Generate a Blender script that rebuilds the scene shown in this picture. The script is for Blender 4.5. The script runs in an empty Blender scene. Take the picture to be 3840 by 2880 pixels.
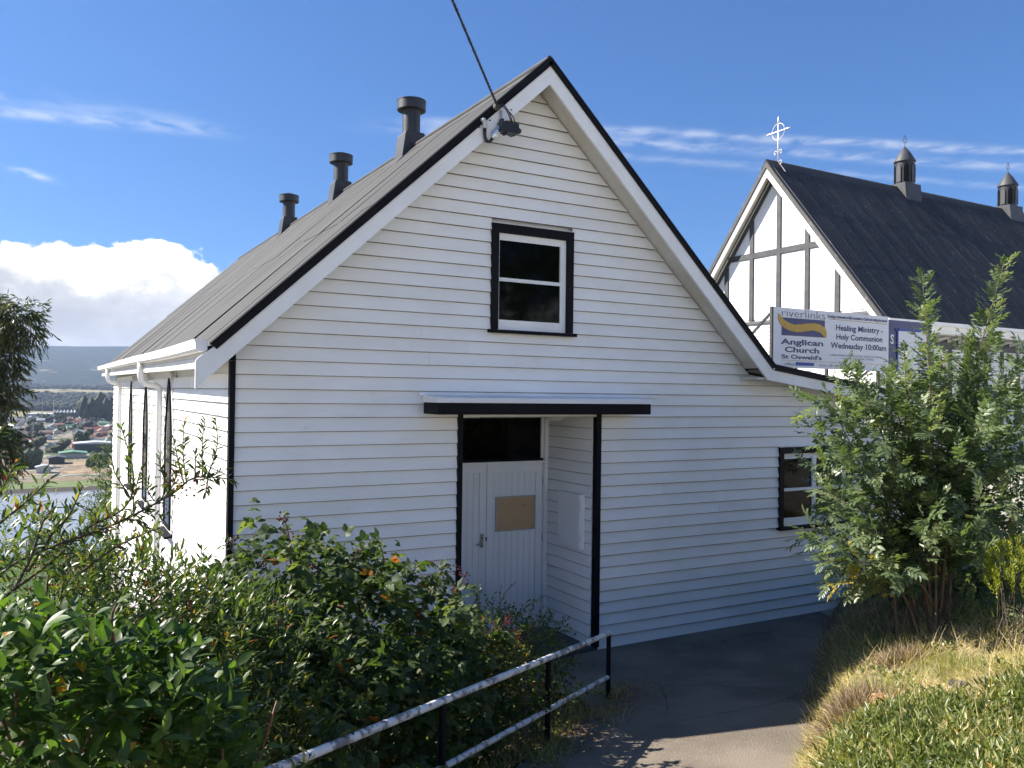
import bpy, bmesh, math, random
import numpy as np
from mathutils import Vector, Matrix
rad = math.radians
SC = bpy.context.scene
COL = SC.collection
rng = np.random.default_rng(7)
random.seed(7)

# ------------------------------------------------------------------ camera
CAM = np.array([-1.509, -8.0, 2.96])
YAW, PITCH, ROLL, FPX = 0.51128983, 0.01212875, 0.01323442, 3088.18
def cam_axes():
    f = np.array([math.sin(YAW)*math.cos(PITCH), math.cos(YAW)*math.cos(PITCH), math.sin(PITCH)])
    r = np.array([math.cos(YAW), -math.sin(YAW), 0.0]); u = np.cross(r, f)
    c, s = math.cos(ROLL), math.sin(ROLL)
    return np.array([c*r+s*u, -s*r+c*u, f])
CM = cam_axes()
cd = bpy.data.cameras.new('camera'); cam = bpy.data.objects.new('camera', cd); COL.objects.link(cam)
cd.sensor_width = 36; cd.lens = FPX/3840*36; cd.clip_start = 0.05; cd.clip_end = 60000
m3 = Matrix(((CM[0][0], CM[1][0], -CM[2][0]), (CM[0][1], CM[1][1], -CM[2][1]), (CM[0][2], CM[1][2], -CM[2][2])))
cam.matrix_world = Matrix.Translation(Vector(CAM)) @ m3.to_4x4()
SC.camera = cam

# ------------------------------------------------------------------ sun, sky, exposure
HX, HY = 1.0, -0.765                       # horizontal shadow run per metre of height
SUN_ELEV = math.atan(1/math.hypot(HX, HY)); SUN_AZ = math.atan2(-HX, -HY)     # azimuth from +Y towards +X
sd = bpy.data.lights.new('sun', 'SUN'); sd.energy = 2.5; sd.angle = rad(0.53); sd.color = (1.0, .94, .85)
sun = bpy.data.objects.new('sun', sd); COL.objects.link(sun)
sun.rotation_euler = Vector((HX, HY, -1.0)).to_track_quat('-Z', 'Y').to_euler()
SC.view_settings.view_transform = 'Standard'; SC.view_settings.look = 'None'
SC.view_settings.exposure = 2.30; SC.view_settings.gamma = 1.0; SC.view_settings.use_curve_mapping = False
SC.cycles.max_bounces = 5; SC.cycles.diffuse_bounces = 3; SC.cycles.glossy_bounces = 2
SC.cycles.transmission_bounces = 3; SC.cycles.volume_bounces = 0; SC.cycles.transparent_max_bounces = 8
SC.cycles.use_denoising = True; SC.cycles.use_adaptive_sampling = True; SC.cycles.adaptive_threshold = .02; SC.cycles.caustics_reflective = False; SC.cycles.caustics_refractive = False
SC.cycles.sample_clamp_indirect = 4.0

W = bpy.data.worlds.new('World'); SC.world = W; W.use_nodes = True
class NT:
    """small helper round a node tree"""
    def __init__(s, tree): s.t = tree; s.t.nodes.clear()
    def n(s, typ, ins=None, **kw):
        nd = s.t.nodes.new(typ)
        for k, v in kw.items(): setattr(nd, k, v)
        for k, v in (ins or {}).items(): s.set(nd.inputs[k], v)
        return nd
    def set(s, sock, v):
        if isinstance(v, bpy.types.NodeSocket): s.t.links.new(v, sock)
        else:
            if sock.type == 'RGBA' and len(v) == 3: v = (*v, 1)
            sock.default_value = v
    def m(s, op, a, b=0.0, c=None, clamp=False):
        nd = s.n('ShaderNodeMath', {0: a, 1: b}, operation=op, use_clamp=clamp)
        if c is not None: s.set(nd.inputs[2], c)
        return nd.outputs[0]
    def ss(s, v, a, b, lo=0.0, hi=1.0):
        return s.n('ShaderNodeMapRange', {'Value': v, 'From Min': a, 'From Max': b, 'To Min': lo, 'To Max': hi}, interpolation_type='SMOOTHSTEP').outputs[0]
    def noise(s, vec, scale, detail=5, rough=.55, dist=0):
        return s.n('ShaderNodeTexNoise', {'Vector': vec, 'Scale': scale, 'Detail': detail, 'Roughness': rough, 'Distortion': dist}).outputs[0]
    def mix(s, f, a, b, blend='MIX'):
        nd = s.n('ShaderNodeMix', data_type='RGBA', blend_type=blend)
        s.set(nd.inputs[0], f); s.set(nd.inputs[6], a); s.set(nd.inputs[7], b); return nd.outputs[2]
    def ramp(s, f, stops, interp='LINEAR'):
        nd = s.n('ShaderNodeValToRGB', {0: f}); cr = nd.color_ramp; cr.interpolation = interp
        while len(cr.elements) < len(stops): cr.elements.new(0.5)
        for e, (p, c) in zip(cr.elements, stops): e.position = p; e.color = (*c, 1)
        return nd.outputs[0]

OFFX = 2.6
def build_world():
    t = NT(W.node_tree)
    sky = t.n('ShaderNodeTexSky'); sky.sky_type = 'NISHITA'; sky.sun_disc = False
    sky.sun_elevation = SUN_ELEV; sky.sun_rotation = SUN_AZ; sky.altitude = 120; sky.air_density = 1.0; sky.dust_density = 0.35; sky.ozone_density = 3.0
    co = t.n('ShaderNodeTexCoord').outputs['Generated']
    sep = t.n('ShaderNodeSeparateXYZ', {0: co}); x, y, z = sep.outputs
    zc = t.m('MAXIMUM', z, 0.02)
    px = t.m('DIVIDE', x, zc); py = t.m('DIVIDE', y, zc)
    # cumulus bank low over the horizon, all the way round
    st = t.n('ShaderNodeVectorMath', {0: co, 1: (1, 1, 1.45), 2: (OFFX, OFFX*.37, 0)}, operation='MULTIPLY_ADD').outputs[0]
    big = t.noise(st, 3.4, 1, .5); puff = t.noise(st, 10.0, 7, .60, .15)
    top = t.m('ADD', t.m('MULTIPLY', t.m('SUBTRACT', big, .5), .14), 0.134)
    e = t.m('SUBTRACT', top, z)
    dens = t.m('ADD', t.m('MULTIPLY', e, 17.0), t.m('MULTIPLY', t.m('SUBTRACT', puff, .5), 2.6))
    cov = t.ss(dens, 0.0, 0.16)
    shade = t.m('ADD', t.m('MULTIPLY', e, 8.5), t.m('MULTIPLY', t.m('SUBTRACT', .52, puff), 3.2))
    ccol = t.ramp(t.ss(shade, -.15, .95), [(0, (2.5, 2.44, 2.37)), (.22, (1.95, 1.92, 1.88)), (.5, (1.30, 1.30, 1.34)), (1, (.95, .97, 1.06))])
    # out-of-view cloud opposite the sun is overbrightened to fill the shaded facade, cloud towards the sun shows its shaded side
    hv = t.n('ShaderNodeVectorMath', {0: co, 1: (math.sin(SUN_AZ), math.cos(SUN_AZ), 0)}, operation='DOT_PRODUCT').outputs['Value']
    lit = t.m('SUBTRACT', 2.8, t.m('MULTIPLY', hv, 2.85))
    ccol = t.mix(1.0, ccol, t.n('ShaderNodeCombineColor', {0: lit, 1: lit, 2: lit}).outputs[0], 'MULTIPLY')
    # thin high cirrus: straight trails lying in the plane of their cloud layer
    pv = t.n('ShaderNodeCombineXYZ', {0: px, 1: py, 2: 0.0}).outputs[0]
    ci = None; wob = t.noise(pv, 1.7, 2, .5); nz = t.ss(t.noise(pv, 6.0, 3, .6, .3), .30, .66)
    for (ax, ay), (bx, by), wd, amt, t0, t1 in (((1.82, 2.539), (3.377, 1.864), .05, .34, -.6, 1.6), ((1.897, 2.646), (3.60, 2.0), .06, .30, -.6, 1.4), ((2.15, 2.75), (3.95, 2.2), .05, .16, -.3, 1.5),
                                             ((-.30, 3.53), (.62, 3.33), .07, .36, -.8, 1.05), ((-.30, 3.30), (.585, 3.27), .09, .16, -.8, 1.0), ((-.2, 4.30), (.02, 4.64), .05, .45, .05, 1.0)):
        L = math.hypot(bx-ax, by-ay); ux, uy = (bx-ax)/L, (by-ay)/L
        along = t.m('ADD', t.m('MULTIPLY', t.m('SUBTRACT', px, ax), ux/L), t.m('MULTIPLY', t.m('SUBTRACT', py, ay), uy/L))
        acr = t.m('ADD', t.m('MULTIPLY', t.m('SUBTRACT', px, ax), -uy), t.m('MULTIPLY', t.m('SUBTRACT', py, ay), ux))
        acr = t.m('ADD', acr, t.m('MULTIPLY', t.m('SUBTRACT', wob, .5), .10))
        g = t.m('EXPONENT', t.m('MULTIPLY', t.m('MULTIPLY', acr, acr), -1/(wd*wd)))
        fade = t.m('MULTIPLY', t.ss(along, t0, t0+.35), t.ss(along, t1+.1, t1-.45))
        v = t.m('MULTIPLY', t.m('MULTIPLY', g, fade), t.m('MULTIPLY', nz, amt))
        ci = v if ci is None else t.m('ADD', ci, v)
    skyc = t.mix(1.0, t.n('ShaderNodeGamma', {0: sky.outputs[0], 1: .78}).outputs[0], (.148, .25, .405), 'MULTIPLY')
    c = t.mix(t.m('MINIMUM', ci, .6), skyc, (2.2, 2.24, 2.3))
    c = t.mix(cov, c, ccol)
    bg = t.n('ShaderNodeBackground', {'Color': c, 'Strength': 0.11})
    t.t.links.new(bg.outputs[0], t.n('ShaderNodeOutputWorld').inputs[0])
build_world()
W.cycles.sampling_method = 'MANUAL'; W.cycles.sample_map_resolution = 512

# ------------------------------------------------------------------ helpers
def wpt(cr, d, z): return np.array([CAM[0]+.8721*cr+.4893*d, CAM[1]-.4893*cr+.8721*d, z])
def at(px, py, d): return CAM + (CM.T @ np.array([(px-1920)/FPX, -(py-1440)/FPX, 1.0]))*d
def nrm(v): v = np.asarray(v, float); return v/np.maximum(np.linalg.norm(v, axis=-1, keepdims=True), 1e-9)

def tag(o, label=None, cat=None, group=None, kind=None):
    if label: o['label'] = label
    if cat: o['category'] = cat
    if group: o['group'] = group
    if kind: o['kind'] = kind
    return o
WM = {}
def empty(name, loc=(0, 0, 0), parent=None):
    o = bpy.data.objects.new(name, None); COL.objects.link(o); o.location = [float(q) for q in loc]; o.empty_display_size = .2
    WM[o.name] = Matrix.Translation(Vector([float(q) for q in loc]))
    if parent is not None:
        o.parent = parent; o.matrix_parent_inverse = WM[parent.name].inverted()
    return o
def link(name, me, parent=None, mats=None, mw=None):
    o = bpy.data.objects.new(name, me); COL.objects.link(o)
    if mats is not None and len(me.materials) == 0:
        for m in (mats if isinstance(mats, (list, tuple)) else [mats]): me.materials.append(m)
    if mw is not None: o.matrix_basis = mw
    WM[o.name] = Matrix(mw) if mw is not None else Matrix.Identity(4)
    if parent is not None:
        o.parent = parent; o.matrix_parent_inverse = WM[parent.name].inverted()
    return o

class MB:
    def __init__(s): s.v = []; s.f = []; s.mi = []
    def add(s, vs, fs, mi=0):
        b = len(s.v); s.v += [tuple(map(float, p)) for p in vs]; s.f += [tuple(b+i for i in f) for f in fs]; s.mi += [mi]*len(fs); return s
    def box(s, a, b, mi=0):
        x0, y0, z0 = a; x1, y1, z1 = b
        return s.add([(x0,y0,z0),(x1,y0,z0),(x1,y1,z0),(x0,y1,z0),(x0,y0,z1),(x1,y0,z1),(x1,y1,z1),(x0,y1,z1)],
                     [(0,3,2,1),(4,5,6,7),(0,1,5,4),(1,2,6,5),(2,3,7,6),(3,0,4,7)], mi)
    def prism(s, poly, vec, mi=0):
        n = len(poly); p = [np.array(q, float) for q in poly]; v = np.array(vec, float)
        return s.add(p+[q+v for q in p], [tuple(range(n))[::-1], tuple(range(n, 2*n))]+[(i, (i+1) % n, n+(i+1) % n, n+i) for i in range(n)], mi)
    def bar(s, a, b, w, h, up=(0, 0, 1), mi=0):
        a = np.array(a, float); b = np.array(b, float); d = nrm(b-a); r = nrm(np.cross(d, up)); u = np.cross(r, d)
        c = [(-w/2, -h/2), (w/2, -h/2), (w/2, h/2), (-w/2, h/2)]
        return s.add([a+r*i+u*j for i, j in c]+[b+r*i+u*j for i, j in c], [(3,2,1,0),(4,5,6,7),(0,1,5,4),(1,2,6,5),(2,3,7,6),(3,0,4,7)], mi)
    def tube(s, pts, r, n=8, cap=True, mi=0):
        pts = [np.array(p, float) for p in pts]; rs = r if hasattr(r, '__len__') else [r]*len(pts); V = []; up = None
        for i, p in enumerate(pts):
            d = nrm(pts[min(i+1, len(pts)-1)]-pts[max(i-1, 0)])
            if up is None: up = np.array((0, 0, 1.0)) if abs(d[2]) < .9 else np.array((1.0, 0, 0))
            a = nrm(np.cross(d, up)); b = np.cross(a, d); up = b
            V += [p+rs[i]*(math.cos(2*math.pi*k/n)*a+math.sin(2*math.pi*k/n)*b) for k in range(n)]
        F = [(i*n+k, i*n+(k+1) % n, (i+1)*n+(k+1) % n, (i+1)*n+k) for i in range(len(pts)-1) for k in range(n)]
        if cap: F += [tuple(range(n))[::-1], tuple((len(pts)-1)*n+k for k in range(n))]
        return s.add(V, F, mi)
    def lathe(s, prof, c, n=20, mi=0):
        V = []; 
        for r, z in prof: V += [(c[0]+r*math.cos(2*math.pi*k/n), c[1]+r*math.sin(2*math.pi*k/n), c[2]+z) for k in range(n)]
        F = [(i*n+k, i*n+(k+1) % n, (i+1)*n+(k+1) % n, (i+1)*n+k) for i in range(len(prof)-1) for k in range(n)]
        return s.add(V, F, mi)
    def mesh(s, name, smooth=False):
        me = bpy.data.meshes.new(name); me.from_pydata(s.v, [], s.f)
        me.polygons.foreach_set('material_index', s.mi)
        if smooth: me.polygons.foreach_set('use_smooth', [True]*len(me.polygons))
        me.update(); return me
    def build(s, name, mats, parent=None, smooth=False, auto=False):
        o = link(name, s.mesh(name, smooth), parent, mats)
        if smooth and auto:
            o.modifiers.new('e', 'EDGE_SPLIT').split_angle = rad(35)
        return o

def grid_mesh(name, P, smooth=True):
    """P: (n,m,3) array of points"""
    n, m = P.shape[:2]; me = bpy.data.meshes.new(name)
    idx = np.arange(n*m).reshape(n, m)
    q = np.stack([idx[:-1, :-1], idx[1:, :-1], idx[1:, 1:], idx[:-1, 1:]], -1).reshape(-1, 4)
    fast_mesh(me, P.reshape(-1, 3), q, smooth); return me
def fast_mesh(me, V, F, smooth=False, attrs=None):
    V = np.asarray(V, np.float32); F = np.asarray(F, np.int32); k = F.shape[1]
    me.vertices.add(len(V)); me.vertices.foreach_set('co', V.ravel())
    me.loops.add(F.size); me.loops.foreach_set('vertex_index', F.ravel())
    me.polygons.add(len(F)); me.polygons.foreach_set('loop_start', np.arange(0, F.size, k, dtype=np.int32))
    try: me.polygons.foreach_set('loop_total', np.full(len(F), k, np.int32))
    except Exception: pass
    if smooth: me.polygons.foreach_set('use_smooth', np.ones(len(F), bool))
    for nm, arr in (attrs or {}).items():
        a = me.attributes.new(nm, 'FLOAT', 'POINT'); a.data.foreach_set('value', np.asarray(arr, np.float32))
    me.update(calc_edges=True); me.validate()

# ------------------------------------------------------------------ materials
MATS = {}
def pm(name, c1, c2=None, scale=4.0, rough=.55, bump=0.0, bscale=60.0, metal=0.0, spec=.5, lo=.35, hi=.65, detail=6, stretch=None, rand=0.0, c3=None, s3=30., lo3=.6, hi3=.72, coat=0.0):
    m = bpy.data.materials.new(name); m.use_nodes = True; t = NT(m.node_tree)
    pos = t.n('ShaderNodeNewGeometry').outputs['Position']
    v = pos
    if stretch: v = t.n('ShaderNodeVectorMath', {0: pos, 1: stretch}, operation='MULTIPLY').outputs[0]
    col = None
    if c2 is not None: col = t.mix(t.ss(t.noise(v, scale, detail), lo, hi), c1, c2)
    else: col = t.mix(0.0, c1, c1)
    if c3 is not None: col = t.mix(t.ss(t.noise(v, s3, 6, .65), lo3, hi3), col, c3)
    if rand:
        r = t.n('ShaderNodeObjectInfo').outputs['Random']
        k = t.m('ADD', t.m('MULTIPLY', t.m('SUBTRACT', r, .5), rand), 1.0)
        col = t.mix(1.0, col, t.n('ShaderNodeCombineColor', {0: k, 1: k, 2: k}).outputs[0], 'MULTIPLY')
    p = t.n('ShaderNodeBsdfPrincipled', {'Base Color': col, 'Roughness': rough, 'Metallic': metal, 'Specular IOR Level': spec, 'Coat Weight': coat})
    if bump:
        b = t.n('ShaderNodeBump', {'Height': t.noise(v, bscale, 5), 'Strength': bump, 'Distance': .02}); t.set(p.inputs['Normal'], b.outputs[0])
    t.t.links.new(p.outputs[0], t.n('ShaderNodeOutputMaterial').inputs[0]); MATS[name] = m; return m
WHITE = pm('white paint', (.89, .875, .845), (.84, .82, .78), 1.3, .5, .08, 25, rand=.05, c3=(.60, .55, .47), s3=2.2, lo3=.66, hi3=.85, stretch=(1, 1, 2.2))
WHITE2 = pm('white trim paint', (.86, .855, .84), (.80, .785, .76), 2.0, .48, .05, 30, c3=(.55, .50, .43), s3=7, lo3=.70, hi3=.85)
GRIME_SHADE = pm('grimy board edge with lap shade', (.14, .12, .095), (.27, .24, .19), 6.0, .85)  # dirt along the laps, its colour also deepening the shadow line under each board
BLACK = pm('black paint', (.004, .004, .006), (.007, .007, .010), 3.0, .6, .05, 40, spec=.15)
GLASS = pm('dark window glass', (.002, .002, .002), (.004, .004, .003), 2.4, .05, spec=.12)
ROOF = pm('weathered grey roof paint', (.080, .080, .081), (.064, .064, .065), .9, .75, .05, 30, rand=.10, spec=.2, c3=(.045, .041, .038), s3=3.0, lo3=.64, hi3=.80, stretch=(.5, 3.5, .5))
BROOF = pm('worn black roof paint', (.042, .040, .038), (.060, .057, .054), 1.6, .6, .12, 40, rand=.3, c3=(.22, .22, .22), s3=7., lo3=.56, hi3=.80, stretch=(3.0, .7, .7))
VENT = pm('dark grey sheet metal', (.018, .020, .023), (.032, .034, .037), 3, .5, .05, 20)
SOFFIT = pm('soffit paint', (.66, .64, .58), (.58, .54, .46), 2.2, .6)
DOORM = pm('door paint', (.80, .81, .82), (.75, .76, .77), 1.5, .45)
STEEL = pm('brushed steel', (.42, .42, .43), None, rough=.35, metal=1)
FOIL = pm('foil tape', (.75, .76, .78), None, rough=.22, metal=1, bump=.8, bscale=50)
CORK = pm('cork', (.52, .36, .21), (.46, .31, .17), 60, .85)
ALU = pm('grey aluminium', (.40, .45, .47), None, rough=.4, metal=.4)
CONC = pm('weathered concrete path', (.21, .172, .13), (.13, .106, .08), 1.1, .9, .6, 90, c3=(.31, .27, .22), s3=75, lo3=.56, hi3=.68)
SLAB = pm('painted porch floor', (.075, .078, .088), (.06, .063, .07), 3, .6)
RAILW = pm('chalky worn white rail paint', (.78, .78, .76), (.66, .66, .65), 8, .5, .3, 80, c3=(.20, .19, .20), s3=12, lo3=.47, hi3=.60)
CABLE = pm('black cable', (.012, .012, .013), None, rough=.4)
NAVY = pm('navy print', (.012, .016, .13), None, rough=.4)
GOLD = pm('gold print', (.55, .33, .035), (.48, .28, .03), 20, .45)
SIGNW = pm('white sign face', (.74, .75, .77), (.70, .71, .74), 2, .35)
TAPE = pm('blue tape', (.01, .06, .33), None, rough=.5)
GILT = pm('pale gilt metal', (.85, .72, .60), None, rough=.4, metal=.3)
CHPANEL = pm('white gable panel', (.84, .84, .83), (.80, .80, .79), 2, .5)
SOIL = pm('dark soil', (.055, .042, .028), (.085, .065, .042), 4, .95, .6, 30)
WOOD = pm('bark', (.10, .075, .05), (.055, .042, .032), 14, .9, .5, 60)
CANE = pm('reddish cane', (.20, .055, .04), (.10, .06, .03), 9, .6)
GREENSTEM = pm('green shoot', (.16, .15, .05), (.20, .09, .04), 6, .6)
BERRY = pm('red berry', (.38, .012, .012), (.13, .006, .012), 30, .3)
BLACKB = pm('blackberry', (.10, .008, .015), (.02, .004, .008), 40, .35)
ROCK = pm('orange sandstone', (.45, .24, .11), (.33, .17, .09), 8, .9, .8, 30)
DARKROCK = pm('dark stone', (.06, .05, .045), (.10, .085, .075), 9, .9, .8, 30)

def leafmat(name, stops, rough=.42, trans=.32, tcol=1.6, rib=.25, spec=.5):
    m = bpy.data.materials.new(name); m.use_nodes = True; t = NT(m.node_tree)
    a = t.n('ShaderNodeAttribute', attribute_name='tint').outputs['Fac']
    b = t.n('ShaderNodeAttribute', attribute_name='edge').outputs['Fac']
    col = t.ramp(a, stops)
    pos = t.n('ShaderNodeNewGeometry').outputs['Position']
    k = t.ss(t.noise(pos, 45, 3), .2, .8, .78, 1.2)
    k = t.m('ADD', k, t.m('MULTIPLY', t.ss(b, .22, 0.0), rib))
    col = t.mix(1.0, col, t.n('ShaderNodeCombineColor', {0: k, 1: k, 2: k}).outputs[0], 'MULTIPLY')
    p = t.n('ShaderNodeBsdfPrincipled', {'Base Color': col, 'Roughness': rough, 'Specular IOR Level': spec})
    tc = t.mix(1.0, col, (1.25*tcol, 1.35*tcol, .55*tcol), 'MULTIPLY')
    tr = t.n('ShaderNodeBsdfTranslucent', {'Color': tc})
    mx = t.n('ShaderNodeMixShader', {0: trans, 1: p.outputs[0], 2: tr.outputs[0]})
    t.t.links.new(mx.outputs[0], t.n('ShaderNodeOutputMaterial').inputs[0]); return m
L_BRAM = leafmat('bramble leaf', [(0, (.024, .044, .014)), (.55, (.058, .090, .026)), (.85, (.12, .14, .055)), (.94, (.13, .14, .06)), (.97, (.30, .11, .02)), (1, (.22, .05, .02))], .55, .34, spec=.3)
L_VIB = leafmat('broad shrub leaf', [(0, (.024, .050, .013)), (.5, (.048, .092, .018)), (.9, (.098, .16, .028)), (.975, (.15, .20, .035)), (1, (.45, .22, .02))], .42, .38, spec=.35)
L_COT = leafmat('narrow shrub leaf', [(0, (.025, .048, .014)), (.5, (.06, .095, .024)), (.85, (.13, .15, .035)), (.95, (.22, .19, .04)), (.985, (.32, .11, .02)), (1, (.28, .03, .015))], .36, .36)
L_ASH = leafmat('ash leaflet', [(0, (.055, .082, .036)), (.5, (.105, .145, .066)), (.88, (.19, .22, .11)), (.96, (.25, .26, .13)), (1, (.45, .33, .04))], .38, .30)
L_EUC = leafmat('eucalypt leaf', [(0, (.025, .036, .016)), (.6, (.055, .065, .028)), (1, (.13, .12, .035))], .4, .25)
L_GOLD = leafmat('golden small leaf', [(0, (.07, .10, .015)), (.6, (.17, .19, .03)), (1, (.30, .29, .06))], .4, .3)
L_HEATH = leafmat('lime heath leaf', [(0, (.10, .12, .01)), (.6, (.24, .26, .015)), (1, (.36, .34, .03))], .5, .35)
L_GC = leafmat('bank groundcover leaf', [(0, (.05, .075, .018)), (.5, (.13, .16, .040)), (.85, (.26, .26, .09)), (.97, (.42, .40, .24)), (1, (.34, .20, .05))], .4, .3)
L_GRASS = leafmat('grass blade', [(0, (.13, .16, .035)), (.35, (.27, .26, .075)), (.6, (.50, .41, .18)), (1, (.68, .54, .32))], .55, .3, rib=0)
L_DEAD = leafmat('dead grass blade', [(0, (.13, .085, .055)), (.5, (.27, .185, .12)), (1, (.44, .32, .21))], .7, .2, 1.0, rib=0)
L_LIT = leafmat('fallen leaf', [(0, (.08, .045, .02)), (.5, (.22, .11, .03)), (1, (.38, .20, .06))], .7, .1, 1.0)
L_BUSH = leafmat('hillside bush leaf', [(0, (.030, .052, .014)), (.6, (.065, .10, .022)), (1, (.12, .15, .03))], .5, .3)

# ------------------------------------------------------------------ terrain
def softp(v, k): v = np.asarray(v, float); return k*np.log1p(np.exp(np.clip(v/k, -40, 40)))
def path_z(x, y): return .14*softp(-np.asarray(y, float)-1.2, .22)-.03
RAIL0, RAILD = np.array([3.27, -1.47]), np.array([.822, .569])
EDGE0, EDGED = np.array([4.12, -3.24]), np.array([.79, .61])
def left_of_rail(x, y): return -((x-RAIL0[0])*RAILD[1]-(y-RAIL0[1])*RAILD[0])
def right_of_path(x, y): return (x-EDGE0[0])*EDGED[1]-(y-EDGE0[1])*EDGED[0]
def bank_z(x, y):
    e = np.maximum(right_of_path(x, y), -.6)
    b = .26*np.clip(e/.28, 0, 1)**.8 + .31*(np.maximum(e, 0)-softp(e-1.7, .25)) - .22*softp(e-2.4, .3)
    bump = .05*np.sin(2.1*x+.7)*np.sin(2.7*y+1.1) + .03*np.sin(5.3*x-2.2*y)
    return path_z(x, np.maximum(y, -4.6)) + b + bump*np.clip(e, 0, 1) + np.where(e < 0, .25*e, 0)
def far_z(x, y):
    yy = np.array([-4000, -600, -60, 0, 8, 20, 60, 205, 260, 2500, 2900, 3300, 3700, 4200, 4700, 5600, 6600, 7600, 9000, 13000.])
    zz = np.array([25, 8, 3.6, 0, -.6, -4.2, -15, -51, -52, -52, -47, -26, -9, 4, 26, 120, 232, 338, 360, 330.])
    z = np.interp(y, yy, zz)
    hill = np.clip((y-4300)/2500, 0, 1)
    z = z + hill*(18*np.sin(x/900+1.2)+9*np.sin(x/310+y/700)+5*np.sin(x/120+y/260)) + np.clip((y-3000)/900, 0, 1)*3*np.sin(x/90+y/150)
    return z
def ground_z(x, y):
    near = path_z(x, np.minimum(y, 0))-.06
    le = left_of_rail(x, y)
    near = near - .5*softp(le-.2, .25)*np.clip(1-(np.abs(le)-6)/30, .25, 1)
    r = np.hypot(x, y)
    side = .10*softp(x-9, 2)*np.clip(1-(y-30)/120, 0, 1)*np.clip(1-(r-60)/100, .0, 1)
    w = np.clip((y+4)/16, 0, 1); w = w*w*(3-2*w)
    f = far_z(x, y)
    base = near*(1-w)+(np.minimum(f, near) if False else f-.3)*w
    base = np.where(y < -20, near*0+np.interp(y, [-60, -20], [1.0, 0])+path_z(x, np.maximum(y, -20)), base)
    base = np.where(y < -60, f, base)
    return base+side

def ramp_ground():
    m = bpy.data.materials.new('hillside and valley floor'); m.use_nodes = True; t = NT(m.node_tree)
    pos = t.n('ShaderNodeNewGeometry').outputs['Position']; x, y, z = t.n('ShaderNodeSeparateXYZ', {0: pos}).outputs
    n1 = t.noise(pos, .006, 5, .6); n2 = t.noise(pos, .022, 6, .62); n3 = t.noise(pos, .09, 5, .6); nn = t.noise(pos, 1.4, 6, .65)
    yj = t.m('ADD', y, t.m('MULTIPLY', t.m('SUBTRACT', n1, .5), t.m('MULTIPLY', y, .16)))
    lg = t.m('DIVIDE', t.m('LOGARITHM', t.m('MAXIMUM', yj, 1.0), math.e), math.log(9000))
    L = lambda v: math.log(v)/math.log(9000)
    c = t.ramp(lg, [(0, (.40, .385, .345)), (L(14), (.32, .295, .23)), (L(30), (.06, .075, .03)), (L(150), (.05, .07, .025)), (L(470), (.07, .12, .03)), (L(535), (.09, .14, .035)), (L(560), (.19, .14, .09)), (L(720), (.20, .155, .105)), (L(760), (.09, .12, .045)), (L(840), (.12, .12, .105)),
                    (L(1500), (.09, .10, .08)), (L(1790), (.09, .10, .055)), (L(1850), (.22, .20, .10)), (L(2200), (.21, .19, .09)), (L(2260), (.05, .055, .035)), (L(2600), (.07, .07, .04)), (L(2650), (.17, .15, .08)), (L(2800), (.05, .06, .035)), (L(3350), (.05, .055, .035)), (L(3420), (.26, .22, .12)), (L(3850), (.25, .21, .12)), (L(3920), (.022, .030, .024)), (1, (.016, .024, .020))])
    town = t.m('MULTIPLY', t.ss(y, 540, 580), t.ss(y, 1760, 1700))
    patch = t.ramp(t.ss(n2, .3, .7), [(0, (.05, .08, .03)), (.33, (.10, .11, .06)), (.5, (.30, .29, .28)), (.62, (.20, .15, .10)), (.8, (.33, .25, .16)), (1, (.12, .17, .06))], 'CONSTANT')
    c = t.mix(t.m('MULTIPLY', town, t.ss(n3, .40, .55)), c, patch)
    fld = t.m('MULTIPLY', t.ss(y, 2100, 2300), t.ss(y, 4400, 3900))
    c = t.mix(t.m('MULTIPLY', fld, t.ss(n1, .52, .60)), c, (.045, .05, .03))
    hill = t.m('MULTIPLY', t.ss(y, 4300, 4700), t.ss(n1, .60, .66)); c = t.mix(t.m('MULTIPLY', hill, t.ss(y, 6400, 5600)), c, (.22, .19, .12))
    c = t.mix(t.m('MULTIPLY', t.ss(y, 30, 10), t.ss(nn, .45, .6)), c, (.29, .275, .22))
    hk = t.ss(t.noise(pos, .012, 6, .65), .3, .7, .65, 1.35); c = t.mix(t.ss(y, 3900, 4300), c, t.mix(1.0, c, t.n('ShaderNodeCombineColor', {0: hk, 1: hk, 2: hk}).outputs[0], 'MULTIPLY'))
    p = t.n('ShaderNodeBsdfPrincipled', {'Base Color': c, 'Roughness': .95, 'Specular IOR Level': .1})
    t.t.links.new(p.outputs[0], t.n('ShaderNodeOutputMaterial').inputs[0]); return m
GROUND = ramp_ground()
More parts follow.
